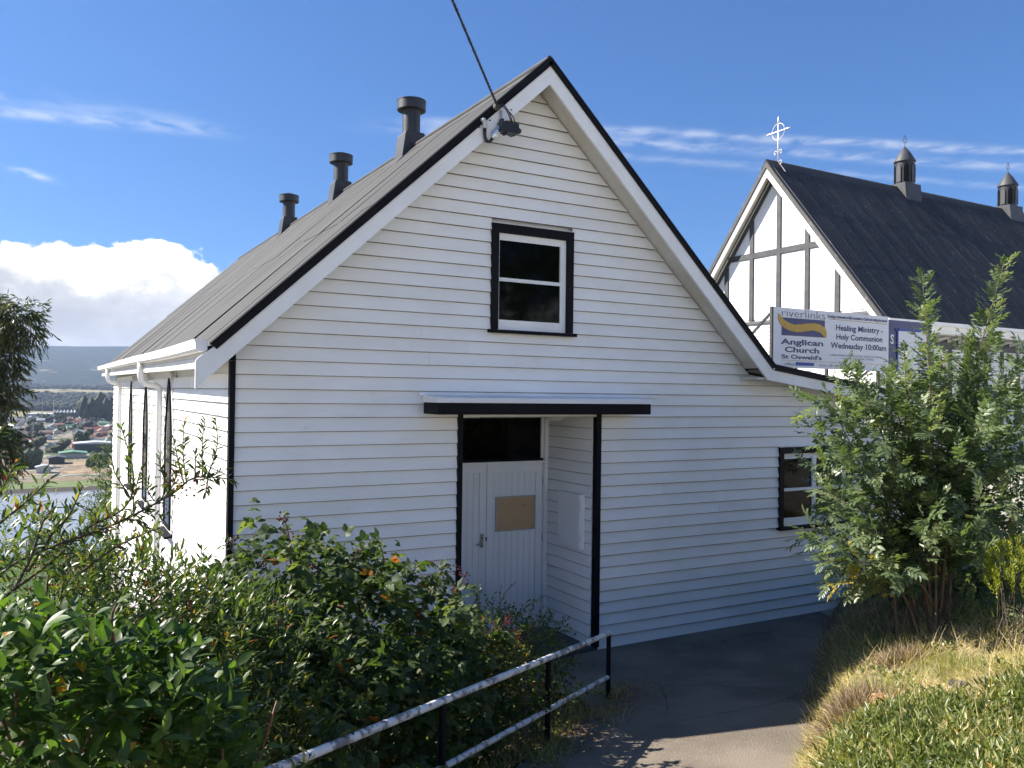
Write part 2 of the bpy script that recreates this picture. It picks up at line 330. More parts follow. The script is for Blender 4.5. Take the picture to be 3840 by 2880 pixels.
def build_ground():
    r = np.concatenate([[0.0], np.geomspace(.4, 12500, 190)]); a = np.linspace(0, 2*np.pi, 361)
    # denser in azimuth round the valley view
    a = np.sort(np.concatenate([a, np.linspace(rad(80), rad(100), 120)]))
    R, A = np.meshgrid(r, a, indexing='ij'); X = CAM[0]+R*np.cos(A); Y = CAM[1]+R*np.sin(A)
    Z = ground_z(X, Y)
    o = link('ground', grid_mesh('ground', np.stack([X, Y, Z], -1)), None, GROUND); tag(o, kind='structure')
    # river
    t0 = bpy.data.materials.new('river water'); t0.use_nodes = True; t = NT(t0.node_tree)
    pos = t.n('ShaderNodeNewGeometry').outputs['Position']
    b = t.n('ShaderNodeBump', {'Height': t.noise(pos, .5, 4), 'Strength': .12, 'Distance': .5})
    p = t.n('ShaderNodeBsdfPrincipled', {'Base Color': (.16, .18, .21), 'Roughness': .16, 'Specular IOR Level': .5, 'Normal': b.outputs[0]})
    t.t.links.new(p.outputs[0], t.n('ShaderNodeOutputMaterial').inputs[0])
    xs = np.linspace(-900, 900, 61)
    near = 300+14*np.sin(xs/140); far = 476+10*np.sin(xs/90+1)
    P = np.stack([np.stack([xs, near+(far-near)*k, np.full_like(xs, -51.2)], -1) for k in np.linspace(0, 1, 5)], 0)
    tag(link('river', grid_mesh('river', P), None, t0), kind='structure')
    bm = MB()
    for k in range(60):
        bm.add([(xs[k], far[k]-1, -51.25), (xs[k+1], far[k+1]-1, -51.25), (xs[k+1], far[k+1]+5, -49.6), (xs[k], far[k]+5, -49.6), (xs[k], far[k]+30, -49.2), (xs[k+1], far[k+1]+30, -49.2), (xs[k+1], far[k+1]+34, -52.2), (xs[k], far[k]+34, -52.2)], [(0, 1, 2, 3), (3, 2, 5, 4), (4, 5, 6, 7)], 0)
        bm.mi[-3] = 1
    tag(bm.build('river_bank', [pm('river bank grass', (.085, .135, .032), (.13, .15, .05), .08, .95), pm('river mud', (.05, .04, .03), None, rough=.9)], None), kind='structure')
build_ground()

def lerp(a, b, t): return np.asarray(a)*(1-t)+np.asarray(b)*t
def build_path():
    left = [(-5.6, -8.5), (-2.5, -6.3), (-.30, -4.33), (1.2, -2.90), (2.9, -1.73), (3.1, -1.2), (2.6, -.5), (1.6, -.024)]
    right = [(-2.5, -8.83), (.4, -6.26), (2.0, -4.94), (3.6, -3.75), (5.2, -2.5), (6.5, -1.45), (7.6, -.6), (9.6, -.024)]
    def res(pts, n):
        pts = np.array(pts); s = np.linspace(0, len(pts)-1, n); i = np.minimum(s.astype(int), len(pts)-2); f = (s-i)[:, None]
        return pts[i]*(1-f)+pts[i+1]*f
    A, B = res(left, 71), res(right, 71)
    P = np.stack([lerp(A, B, k) for k in np.linspace(0, 1, 30)], 1)
    Z = path_z(P[..., 0], P[..., 1])+.006*np.sin(3*P[..., 0])*np.sin(2.3*P[..., 1])
    # hollow beside the slab
    Z -= .07*np.exp(-((P[..., 0]-3.0)/.8)**2-((P[..., 1]+.1)/.45)**2)
    o = link('path', grid_mesh('path', np.concatenate([P, Z[..., None]], -1)), None, CONC); tag(o, kind='structure')
    # cracks: narrow sunk seams laid in the concrete
    cr = MB()
    for pts in ([(3.4, -2.2), (3.75, -1.75), (3.95, -1.45), (4.0, -1.05)], [(3.95, -1.45), (4.35, -1.75), (4.65, -2.2), (4.75, -2.55)], [(3.2, -2.5), (3.7, -2.55), (4.2, -2.62), (4.75, -2.55), (5.1, -2.3)], [(4.6, -.6), (5.3, -.55), (6.0, -.42), (6.8, -.5)], [(6.2, -.35), (6.6, -.62), (6.9, -1.0)]):
        q = res(pts, 25); q = q+rng.normal(0, .012, q.shape)
        for i in range(len(q)-1):
            d = nrm(q[i+1]-q[i]); n_ = np.array([-d[1], d[0]])*(.003+.0045*rng.random())
            c4 = [q[i]-n_, q[i+1]-n_, q[i+1]+n_, q[i]+n_]
            cr.add([(c[0], c[1], float(path_z(c[0], c[1]))+.011) for c in c4], [(0, 1, 2, 3)])
    c = cr.build('crack', DARKROCK, o)
    # leaf mould under the shrubs left of the rail
    ss_, ww_ = np.meshgrid(np.linspace(-9, 14, 120), np.linspace(-.9, 18, 90), indexing='ij')
    X = RAIL0[0]+RAILD[0]*ss_-RAILD[1]*ww_; Y = RAIL0[1]+RAILD[1]*ss_+RAILD[0]*ww_; ok_ = (Y > -.1) & (X > -.1); X = np.where(ok_ & (Y > -X), -.1, X); Y = np.where(ok_ & (Y <= X), -.1, Y)
    tag(link('shrub_bed', grid_mesh('shrub_bed', np.stack([X, Y, ground_z(X, Y)+.09*np.clip((ww_+.2)/.5, 0, 1)-.01], -1)), None, SOIL), kind='structure')
    # bank
    u = np.linspace(-.5, 7.5, 90); s = np.linspace(-6.5, 9.5, 170)
    U, S = np.meshgrid(u, s, indexing='ij')
    X = EDGE0[0]+S*EDGED[0]+U*EDGED[1]; Y = EDGE0[1]+S*EDGED[1]-U*EDGED[0]
    Y = np.where((Y > -.05) & (X < 10.6), -.05, Y)
    tag(link('bank', grid_mesh('bank', np.stack([X, Y, bank_z(X, Y)], -1)), None, pm('dry bank soil', (.20, .165, .10), (.13, .105, .06), 3, .95, .5, 25)), kind='structure')
build_path()

# ------------------------------------------------------------------ hall
CSE = .137                      # weatherboard cover
Z0 = -.028                      # first lap line
def clip_course(z0, z1, uL, uR):
    return uL(z0), uR(z0), uL(z1), uR(z1)
def board_mesh(org, u, n, a0, b0, a1, b1, z0, z1, t0=.028, t1=.007, mats=(WHITE, GRIME_SHADE)):
    """board from lap line z0 (thick edge) to z1 (thin edge); u along the wall, n out of the wall"""
    org, u, n = (np.array(q, float) for q in (org, u, n)); up = np.array((0, 0, 1.0))
    zb = z0-.012; jj = rng.normal(0, .0012, 2)
    P = lambda s, z, t: org+u*s+up*z+n*t
    nseg = max(1, int((b0-a0)/1.2)); V = []; m = MB()
    for i in range(nseg+1):
        k = i/nseg; w = rng.normal(0, .0011); ww = rng.normal(0, .0012)
        sb, st = a0+(b0-a0)*k, a1+(b1-a1)*k
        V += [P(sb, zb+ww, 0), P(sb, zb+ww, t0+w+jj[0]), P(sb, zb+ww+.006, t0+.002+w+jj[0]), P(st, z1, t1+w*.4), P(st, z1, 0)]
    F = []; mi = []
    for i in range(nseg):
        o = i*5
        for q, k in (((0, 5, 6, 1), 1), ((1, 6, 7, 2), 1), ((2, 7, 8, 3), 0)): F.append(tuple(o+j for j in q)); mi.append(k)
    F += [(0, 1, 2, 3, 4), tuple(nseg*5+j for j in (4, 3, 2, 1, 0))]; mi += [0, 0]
    m.v = [tuple(p) for p in V]; m.f = F; m.mi = mi
    me = m.mesh('weatherboard')
    for q in mats: me.materials.append(q)
    return me

hall = tag(empty('weatherboard_hall', (3.2, 0, 0)), 'white weatherboard hall with a grey iron gable roof and black trim', 'building')
AP = 3.2
ROOFS = .0                      # roof z offset
def soff_z(x): return 6.44-.945*abs(x-AP)
# --- front wall: backing panel with the porch notch, then the boards
OUT = 0.05
fw = MB().prism([(0, OUT, -.04), (2.34, OUT, -.04), (2.34, OUT, 2.74), (4.14, OUT, 2.74), (4.14, OUT, -.04), (10.4, OUT, -.04), (10.4, OUT, 2.72), (6.45, OUT, 3.26), (AP, OUT, 6.42), (0, OUT, 3.40)], (0, .06, 0)).build('front_wall', WHITE2, hall)
def front_span(z):
    """intervals of facade boards at height z"""
    if z < 3.25:
        r = min(10.38, 6.45+(3.285-z)/.127) if z > 2.75 else 10.38
        return 0.0, r
    h = (6.44-z)/.945
    return max(0.0, AP-h), AP+h
k = 0; z = Z0
while z < 6.40:
    z1 = z+CSE
    l0, r0 = front_span(max(z, 0)); l1, r1 = front_span(min(z1, 6.42)); zm = (z+z1)/2
    if z < 3.25 <= z1: r1 = min(r1, r0); 
    cuts = []
    if zm < 2.76: cuts.append((2.325, 4.17))
    if 3.66 < zm < 4.84: cuts.append((2.69, 3.75))
    if 1.20 < zm < 2.30: cuts.append((7.14, 8.58))
    segs = []; a = (l0, l1)
    for c0, c1 in cuts:
        segs.append((a[0], c0, a[1], c0)); a = (c1, c1)
    segs.append((a[0], r0, a[1], r1))
    cut = []
    for s0, e0, s1, e1 in segs:
        if e0-s0 > 2.6:
            m_ = rng.uniform(max(s0, s1)+.7, min(e0, e1)-.7); cut += [(s0, m_-.0007, s1, m_-.0007), (m_+.0007, e0, m_+.0007, e1)]
        else: cut.append((s0, e0, s1, e1))
    for s0, e0, s1, e1 in cut:
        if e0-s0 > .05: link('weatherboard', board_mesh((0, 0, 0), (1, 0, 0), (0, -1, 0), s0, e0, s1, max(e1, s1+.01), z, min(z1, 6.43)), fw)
    z = z1; k += 1
# --- left side wall
WINS = (4.45, 7.62, 10.62)
HL = 16.4
lw = MB().box((.05, 0.05, -1.6), (.11, HL, 3.25)).build('side_wall', WHITE2, hall)
z = Z0-CSE*9
while z < 3.12:
    zm = z+CSE/2; cuts = []
    for c in WINS:
        hw = .40 if zm < 2.35 else .40*max(0, (3.22-zm)/.87)**.62
        if .90 < zm < 3.2 and hw > .03: cuts.append((c-hw, c+hw))
    a = .0; segs = []
    for c0, c1 in cuts: segs.append((a, c0)); a = c1
    segs.append((a, HL))
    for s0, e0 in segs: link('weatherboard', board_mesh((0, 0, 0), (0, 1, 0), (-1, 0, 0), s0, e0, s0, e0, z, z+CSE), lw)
    z += CSE
MB().box((.0, .02, -5.5), (6.4, HL, -1.25)).build('foundation', pm('rendered foundation', (.30, .29, .27), (.24, .23, .21), 3, .9), hall)
MB().box((6.42, 0.12, -.05), (10.36, 7.5, 2.66)).build('lean_to_wall', WHITE2, hall)
MB().prism([(.0, HL-.05, -1.6), (6.4, HL-.05, -1.6), (6.4, HL-.05, 3.3), (AP, HL-.05, 6.3), (0, HL-.05, 3.3)], (0, .05, 0)).build('rear_wall', WHITE2, hall)
# corner board
MB().prism([(-.050, -.042, -1.6), (0.0, -.042, -1.6), (0.0, -.020, -1.6), (-.03, -.020, -1.6), (-.03, .045, -1.6), (-.050, .045, -1.6)], (0, 0, 4.92)).build('corner_board', BLACK, hall)

# --- roof: real corrugated sheets
def corr_mesh(name, width, length, pitch=.0762, amp=.009, mat=None, per=6):
    n = int(round(width/pitch))*per; xs = np.linspace(0, width, n+1); zc = amp*np.cos(2*np.pi*xs/pitch)
    P = np.stack([np.stack([xs, np.zeros(n+1), zc], -1), np.stack([xs, np.full(n+1, length), zc], -1)], 0)
    me = grid_mesh(name, P, True); me.materials.append(mat); return me
def frame(o, ex, ey):
    ex = nrm(ex); ey = nrm(ey); ez = np.cross(ex, ey)
    return Matrix(((ex[0], ey[0], ez[0], o[0]), (ex[1], ey[1], ez[1], o[1]), (ex[2], ey[2], ez[2], o[2]), (0, 0, 0, 1)))
TILT = .008                       # the ridge rises slightly towards the back
RZ = 6.60                         # roof surface at the ridge
roof = MB()
for sgn in (-1, 1):
    xe = AP-3.50 if sgn < 0 else AP+3.42
    ze = RZ-.941*abs(xe-AP)
    roof.add([(AP, -.33, RZ-.05), (xe, -.33, ze-.05), (xe, HL+.25, ze-.05+TILT*HL), (AP, HL+.25, RZ-.05+TILT*HL)], [(0, 1, 2, 3)])
roof = roof.build('roof', pm('roof lining', (.35, .33, .30), None, rough=.8), hall)
SL = 3.50*math.sqrt(1+.941**2)
shm = [corr_mesh('roof_sheet', .762+.0762, SL/2+.10, mat=ROOF) for _ in range(2)]
dn = nrm((-1, 0, -.941)); up_ = nrm((1, 0, .941)); acr = nrm((0, 1, TILT))
ny = int((HL+.55)/.762)+1
for j in range(ny):
    for tier in range(2):
        y0 = -.34+j*.762; st = np.array((AP, y0, RZ+TILT*y0))+dn*((SL/2-.10)*tier)
        if tier == 1: st = st-nrm((-.941, 0, 1))*.005
        tw = rng.normal(0, .0025)
        ey = dn+np.array((0, tw, rng.normal(0, .0015)))
        M_ = frame(st+np.array((0, 0, .006+.003*(j % 2))), ey*-1 if False else acr, -ey if False else dn) if False else None
        ez = nrm(np.cross(acr, nrm(ey)));
        # local x along the ridge (acr), local y down the slope
        M_ = frame(st+nrm((-.941, 0, 1))*(.008+.0035*(j % 2)), acr, nrm(ey))
        link('roof_sheet', shm[0], roof, None, M_)
    # far slope
    M_ = frame(np.array((AP, -.34+j*.762, RZ+TILT*j*.762))+nrm((.941, 0, 1))*.008, acr, nrm((1, 0, -.941)))
    if j == 0: shr = corr_mesh('roof_sheet', .762+.0762, SL, mat=ROOF)
    link('roof_sheet', shr, roof, None, M_)
# lean-to roof
ls = nrm((1, 0, -.127)); llen = 4.1
shl = corr_mesh('roof_sheet', .762+.0762, llen, mat=ROOF)
lroof = MB().add([(6.5, -.33, 3.30), (10.6, -.33, 2.78), (10.6, 7.5, 2.78), (6.5, 7.5, 3.30)], [(0, 1, 2, 3)]).build('lean_to_roof', pm('lean-to lining', (.34, .32, .28), None, rough=.8), hall)
for j in range(10): link('roof_sheet', shl, lroof, None, frame((6.55, -.34+j*.762, 3.345+.003*(j % 2)), (0, 1, 0), ls))
# ridge capping, rolled barge caps
MB().tube([(AP, -.36, RZ+.035), (AP, HL+.25, RZ+.035+TILT*HL)], .035, 10).prism([(AP-.16, -.35, RZ-.125), (AP, -.35, RZ+.035), (AP+.16, -.35, RZ-.125), (AP, -.35, RZ+.01)], (0, HL+.6, TILT*(HL+.6))).build('ridge_cap', ROOF, roof, True, True)
def capline(pts, r=.030):
    m = MB().tube(pts, r, 10)
    for a, b in zip(pts[:-1], pts[1:]):
        d = nrm(np.array(b)-np.array(a)); nn = nrm(np.cross(d, (0, 1, 0)));  nn = nn if nn[2] > 0 else -nn
        m.bar(np.array(a)-nn*.03+np.array((0, -.018, 0)), np.array(b)-nn*.03+np.array((0, -.018, 0)), .012, .055, nn)
        m.bar(np.array(a)+nn*.003+np.array((0, .035, 0)), np.array(b)+nn*.003+np.array((0, .035, 0)), .09, .012, nn)
    return m
capline([(AP-3.47, -.365, 6.628-.941*3.47), (AP, -.365, 6.628)]).build('barge_cap', BLACK, roof, True, True)
capline([(AP, -.365, 6.628), (6.665, -.365, 3.367), (10.62, -.365, 2.862)]).build('barge_cap', BLACK, roof, True, True)
# barge boards
B0, B1 = -.372, -.342
bl = [(-.258, 3.337), (AP, 6.588), (AP, 6.350), (-.403, 2.969), (-.403, 3.215), (-.375, 3.248)]
MB().prism([(x, B0, z) for x, z in bl], (0, B1-B0, 0)).build('barge_board', WHITE2, hall)
br = [(AP, 6.588), (6.644, 3.338), (6.548, 3.185), (AP, 6.350)]
MB().prism([(x, B0, z) for x, z in br], (0, B1-B0, 0)).build('barge_board', WHITE2, hall)
br2 = [(6.645, 3.337), (10.6, 2.835), (10.6, 2.680), (6.549, 3.184)]
MB().prism([(x, B0+.002, z) for x, z in br2], (0, B1-B0, 0)).build('barge_board', WHITE2, hall)
# soffit linings under the verge
for sx in (-1, 1):
    xe = AP+sx*3.30
    MB().prism([(AP, B1, 6.455), (xe, B1, 6.455-.945*3.30), (xe, B1, 6.485-.945*3.30), (AP, B1, 6.485)], (0, -B1+.02, 0)).build('soffit', SOFFIT, hall)
MB().box((6.40, B1+.001, 3.190), (6.56, -.001, 3.215)).build('soffit', SOFFIT, hall)
MB().prism([(6.56, B1+.002, 3.30), (10.55, B1+.002, 2.795), (10.55, B1+.002, 2.80+.02), (6.56, B1+.002, 3.325)], (0, -B1-.004, 0)).build('soffit', pm('bare eave boards', (.30, .26, .20), (.24, .2, .15), 4, .8), hall)
# left eave: fascia, eave lining, gutter, downpipes
fa = MB(); fa.prism([(-.295, -.33, 3.155), (-.270, -.33, 3.155), (-.270, -.33, 3.31), (-.295, -.33, 3.31)], (0, HL+.6, TILT*(HL+.6))).build('fascia', WHITE2, hall)
MB().prism([(-.30, -.34, 3.16), (-.255, -.34, 3.16), (-.255, -.34, 3.185), (-.30, -.34, 3.185)], (0, HL+.6, TILT*(HL+.6))).build('fascia_mould', WHITE2, hall)
MB().add([(-.272, -.30, 3.20), (.02, -.30, 3.24), (.02, HL, 3.24+.1), (-.272, HL, 3.20+.1)], [(0, 1, 2, 3)]).build('eave_lining', WHITE2, hall)
def gutter_sec(y, dz): 
    prof = [(-.298, 3.40), (-.298, 3.315), (-.318, 3.302), (-.372, 3.302), (-.398, 3.325), (-.402, 3.385), (-.412, 3.405), (-.404, 3.412), (-.392, 3.392), (-.388, 3.33), (-.37, 3.314), (-.32, 3.314), (-.308, 3.325), (-.308, 3.40)]
    return [(x, y, z+dz) for x, z in prof]
ys = np.linspace(-.33, HL+.3, 16); V = []; 
for i, yv in enumerate(ys): V += gutter_sec(yv, TILT*yv*1.0-.012*math.sin(math.pi*min(1, (yv+.3)/6)) if yv < 6 else TILT*yv)
F = [(i*14+k, i*14+(k+1) % 14, (i+1)*14+(k+1) % 14, (i+1)*14+k) for i in range(15) for k in range(14)]+[tuple(range(14)), tuple(15*14+k for k in range(14))[::-1]]
gut = MB().add(V, F); gut = gut.build('gutter', WHITE2, hall)
MB().prism([(-.300, -.333, 3.40), (-.300, -.333, 3.315), (-.318, -.333, 3.302), (-.372, -.333, 3.302), (-.398, -.333, 3.325), (-.402, -.333, 3.385), (-.40, -.333, 3.405)], (0, .004, 0)).build('gutter_end', WHITE2, gut)
for yv in (1.25, 3.1, 4.95, 7.2): MB().prism([(x*1.008-.001, y, z) for x, y, z in gutter_sec(yv, TILT*yv)[1:7]], (0, .03, 0)).build('gutter_strap', WHITE2, gut)
for yv in (5.25, 13.2):
    zt = 3.31+TILT*yv
    dp = MB().tube([(-.35, yv, zt), (-.35, yv, zt-.20), (-.33, yv, zt-.27), (-.27, yv, zt-.315), (-.16, yv, zt-.33), (-.10, yv, zt-.36), (-.085, yv, zt-.43), (-.085, yv, -1.5)], .044, 12, True).build('downpipe', WHITE2, hall, True)
    MB().tube([(-.085, yv, 2.05), (-.085, yv, 1.99)], .049, 12).build('pipe_joint', WHITE2, dp, True, True)

# --- lancet windows on the side wall
def arch(c, hw, z0, zs, zt, n=9):
    """pointed outline in (y,z)"""
    a = [(c-hw, z0), (c-hw, zs)]
    for i in range(1, n): t = i/n; a.append((c-hw*(1-t)**.62*(1 if t < 1 else 0), zs+(zt-zs)*t))
    a.append((c, zt))
    b = [(2*c-y, z) for y, z in a[:-1]][::-1]
    return a+b
for c in WINS:
    w = empty('window', (0, c, 1), hall)
    o1, o2, o3 = arch(c, .42, .99, 2.35, 3.22), arch(c, .35, 1.03, 2.35, 3.12), arch(c, .28, 1.08, 2.33, 3.0)
    def ring(A, Bv, x0, x1, nm, mat):
        n = len(A); V = [(x1, y, z) for y, z in A]+[(x1, y, z) for y, z in Bv]+[(x0, y, z) for y, z in A]+[(x0, y, z) for y, z in Bv]
        F = []
        for i in range(n):
            j = (i+1) % n; F += [(i, j, n+j, n+i), (2*n+i, i, j, 2*n+j)[::-1], (n+i, n+j, 3*n+j, 3*n+i)]
        return MB().add(V, F).build(nm, mat, w)
    ring(o1, o2, .02, -.040, 'casing', WHITE2); ring(o2, o3, .03, -.062, 'frame', BLACK)
    MB().prism([(-.052, y, z) for y, z in o3], (.06, 0, 0)).build('pane', GLASS, w)
    MB().box((-.058, c-.28, 1.94), (.02, c+.28, 1.98)).build('glazing_bar', BLACK, w)
    MB().prism([(-.125, c-.46, .93), (.0, c-.46, .955), (.0, c-.46, .985), (-.125, c-.46, .965)], (0, .92, 0)).build('sill', BLACK, w)

# --- gable window and the paired window under the lean-to
def sash_window(x0, x1, z0, z1, cols, parent, fr=.088, zmeet=None):
    w = empty('window', ((x0+x1)/2, 0, z0), parent)
    MB().box((x0, -.045, z0), (x0+fr, .03, z1)).build('architrave', BLACK, w)
    MB().box((x1-fr, -.045, z0), (x1, .03, z1)).build('architrave', BLACK, w)
    MB().box((x0+fr, -.044, z1-fr-.008), (x1-fr, .03, z1)).build('architrave', BLACK, w)
    MB().prism([(x0-.03, -.085, z0-.045), (x0-.03, .0, z0-.035), (x0-.03, .0, z0), (x0-.03, -.085, z0-.006)], (x1-x0+.06, 0, 0)).build('sill', BLACK, w)
    MB().box((x0-.006, -.062, z1+.0015), (x1+.02, -.01, z1+.006)).build('head_flashing', WHITE2, w)
    xi0, xi1, zi0, zi1 = x0+fr, x1-fr, z0, z1-fr-.008
    MB().box((xi0, -.006, zi1-.05), (xi1, .06, zi1)).build('frame', WHITE2, w)
    wsp = (xi1-xi0)/cols; zm = zmeet or (zi0+zi1)/2
    for c in range(cols):
        a, b = xi0+wsp*c, xi0+wsp*(c+1)
        MB().box((a, -.012, zi0), (a+.022, .06, zi1-.05)).build('frame', WHITE2, w)
        MB().box((b-(.075 if c == cols-1 else .055), -.012, zi0), (b, .06, zi1-.05)).build('frame', WHITE2, w)
        a += .022; b -= (.075 if c == cols-1 else .055)
        MB().box((a, .012, zm), (b, .024, zi1-.05)).build('pane', GLASS, w)
        MB().box((a, .002, zi0+.10), (b, .010, zm-.02)).build('pane', GLASS, w)
        MB().box((a, -.010, zm-.02), (b, .05, zm+.02)).build('meeting_rail', WHITE2, w)
        MB().box((a, -.010, zi0), (b, .05, zi0+.11)).build('bottom_rail', WHITE2, w)
        MB().box((a, .0, zi1-.075), (b, .05, zi1-.05)).build('top_rail', WHITE2, w)
    return w
sash_window(2.684, 3.755, 3.670, 4.835, 1, hall, .088, 4.227)
sash_window(7.133, 8.588, 1.205, 2.285, 2, hall, .082)

# --- porch
porch = empty('porch', (3.2, .5, 0), hall)
MB().box((2.30, -.02, -.30), (4.20, 1.05, 0)).build('floor_slab', SLAB, porch)
MB().box((2.34, .112, 2.745), (4.14, 1.2, 2.78)).build('ceiling', SOFFIT, porch)
pr = MB().box((4.125, .06, -.02), (4.16, 1.2, 2.745)).build('side_wall', WHITE2, porch)
z = Z0
while z < 2.70:
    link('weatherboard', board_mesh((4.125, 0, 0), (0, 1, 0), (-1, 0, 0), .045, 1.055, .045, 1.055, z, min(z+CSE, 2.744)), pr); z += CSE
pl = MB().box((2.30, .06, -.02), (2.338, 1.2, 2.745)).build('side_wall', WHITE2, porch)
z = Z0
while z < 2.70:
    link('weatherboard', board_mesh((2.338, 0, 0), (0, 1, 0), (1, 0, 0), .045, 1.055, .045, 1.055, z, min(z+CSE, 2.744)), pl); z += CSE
MB().box((2.306, -.045, .0), (2.362, .030, 2.735)).build('post', BLACK, porch)
MB().box((4.108, -.045, .0), (4.174, .030, 2.735)).build('post', BLACK, porch)
# canopy: black fascia, white capping above, lining below
can = MB().box((1.93, -.375, 2.752), (4.60, -.035, 2.772)).build('canopy', SOFFIT, hall)
MB().box((1.905, -.405, 2.742), (4.615, -.378, 2.862)).build('fascia', BLACK, can)
MB().box((1.905, -.377, 2.743), (1.928, -.036, 2.861)).build('fascia', BLACK, can)
MB().box((4.592, -.377, 2.743), (4.614, -.036, 2.861)).build('fascia', BLACK, can)
MB().prism([(1.89, -.42, 2.863), (1.89, -.42, 2.905), (1.89, -.410, 2.917), (1.89, -.03, 2.940), (1.89, -.03, 2.863)], (2.75, 0, 0)).build('capping', WHITE2, can)
MB().prism([(1.85, -.042, 2.930), (1.85, -.042, 2.948), (1.85, -.036, 2.968), (1.85, -.024, 2.968), (1.85, -.024, 2.930)], (3.16, 0, 0)).build('wall_flashing', WHITE2, can)
MB().box((2.05, -.437, 2.868), (2.12, -.421, 2.878)).build('bracket', WHITE2, can)
lt = MB().lathe([(0, -.10), (.06, -.096), (.11, -.072), (.14, -.03), (.145, 0)], (3.78, .36, 2.745), 22).build('ceiling_light', pm('opal diffuser', (.75, .73, .66), None, rough=.35), porch, True)
# door set
dr = empty('door_set', (3.24, 1.06, 0), hall)
DY = 1.06
MB().box((4.045, DY-.045, 0.0), (4.100, DY+.08, 2.745)).build('jamb', WHITE2, dr)
MB().box((2.34, DY-.045, 0.0), (2.425, DY+.08, 2.745)).build('jamb', WHITE2, dr)
MB().box((2.425, DY-.04, 2.675), (4.045, DY+.08, 2.744)).build('head', WHITE2, dr)
MB().box((2.425, DY-.04, 2.082), (4.045, DY+.08, 2.112)).build('transom_bar', WHITE2, dr)
MB().box((2.425, DY-.05, .0), (4.045, DY+.08, .055)).build('threshold', WHITE2, dr)
tr = MB().box((2.425, DY+.02, 2.14), (4.015, DY+.03, 2.66)).build('transom_pane', GLASS, dr)
MB().box((2.425, DY-.012, 2.113), (4.044, DY+.05, 2.142)).build('transom_frame', BLACK, dr)
MB().box((4.015, DY-.012, 2.143), (4.044, DY+.05, 2.674)).build('transom_frame', WHITE2, dr)
for a, b in ((2.43, 3.231), (3.238, 4.041)):
    d = MB().box((a, DY+.012, .058), (b, DY+.04, 2.078)).build('door', DOORM, dr)
    MB().box((a, DY, 1.977), (b, DY+.011, 2.077)).build('rail', DOORM, d)
    MB().box((a, DY, .059), (b, DY+.011, .20)).build('rail', DOORM, d)
    MB().box((a, DY, .201), (a+.095, DY+.011, 1.976)).build('stile', DOORM, d)
    MB().box((b-.095, DY, .201), (b, DY+.011, 1.976)).build('stile', DOORM, d)
    n = 7; wdt = (b-a-.19)/n
    for i in range(n):
        x0 = a+.095+i*wdt
        MB().prism([(x0+.002, DY+.0118, .2015), (x0+.006, DY+.0035, .2015), (x0+wdt-.006, DY+.0035, .2015), (x0+wdt-.002, DY+.0118, .2015)], (0, 0, 1.774)).build('door_board', DOORM, d)
    if a < 3:
        pl_ = MB().box((3.150, DY-.014, 1.060), (3.192, DY, 1.228)).build('lock_plate', STEEL, d)
        MB().tube([(3.170, DY-.012, 1.105), (3.170, DY-.05, 1.105), (3.155, DY-.058, 1.105), (3.072, DY-.058, 1.108)], .009, 8).build('lever', STEEL, d, True)
        MB().lathe([(0, 0), (.009, 0), (.009, .012), (0, .012)], (3.171, DY-.016, 1.17), 10).build('keyhole', BLACK, d)
    else:
        for zz in (.30, 1.08, 1.80): MB().tube([(4.043, DY-.006, zz), (4.043, DY-.006, zz+.10)], .008, 8).build('hinge', STEEL, d, True)
MB().box((3.226, DY-.006, 1.135), (3.243, DY-.0005, 1.185)).build('strike', BLACK, dr)

nb = tag(empty('notice_board', (3.645, DY-.01, 1.24)), 'blank brown cork notice board in a grey frame on the porch door', 'notice board')
MB().box((3.372, DY-.014, 1.252), (3.919, DY-.0015, 1.662)).build('cork', CORK, nb)
for a, b in (((3.359, 1.240), (3.932, 1.2515)), ((3.359, 1.6625), (3.932, 1.675)), ((3.359, 1.252), (3.3715, 1.662)), ((3.9195, 1.252), (3.932, 1.662))):
    MB().box((a[0], DY-.02, a[1]), (b[0], DY-.001, b[1])).build('frame', ALU, nb)
for x_, z_ in ((3.59, 1.535), (3.765, 1.555), (3.885, 1.272)): MB().lathe([(0, -.006), (.007, -.005), (.007, .004), (0, .006)], (x_, DY-.018, z_), 8).build('drawing_pin', BLACK, nb)
mb = tag(empty('meter_box', (4.08, .41, 1.1)), 'white flat-doored meter box on the porch side wall', 'meter box')
MB().box((4.045, .175, 1.110), (4.100, .650, 1.766)).build('case', WHITE2, mb)
md = MB().box((4.026, .185, 1.120), (4.044, .652, 1.760)).build('door', WHITE2, mb)
for zz in (1.21, 1.58): MB().tube([(4.030, .172, zz), (4.030, .172, zz+.09)], .008, 8).build('hinge', WHITE2, mb, True)
for zc in (1.21, 1.70):
    for i in range(5): MB().box((4.0235, .33+.035*i, zc-.012*abs(i-2)), (4.0258, .36+.035*i, zc+.006-.012*abs(i-2))).build('louvre', WHITE2, md)

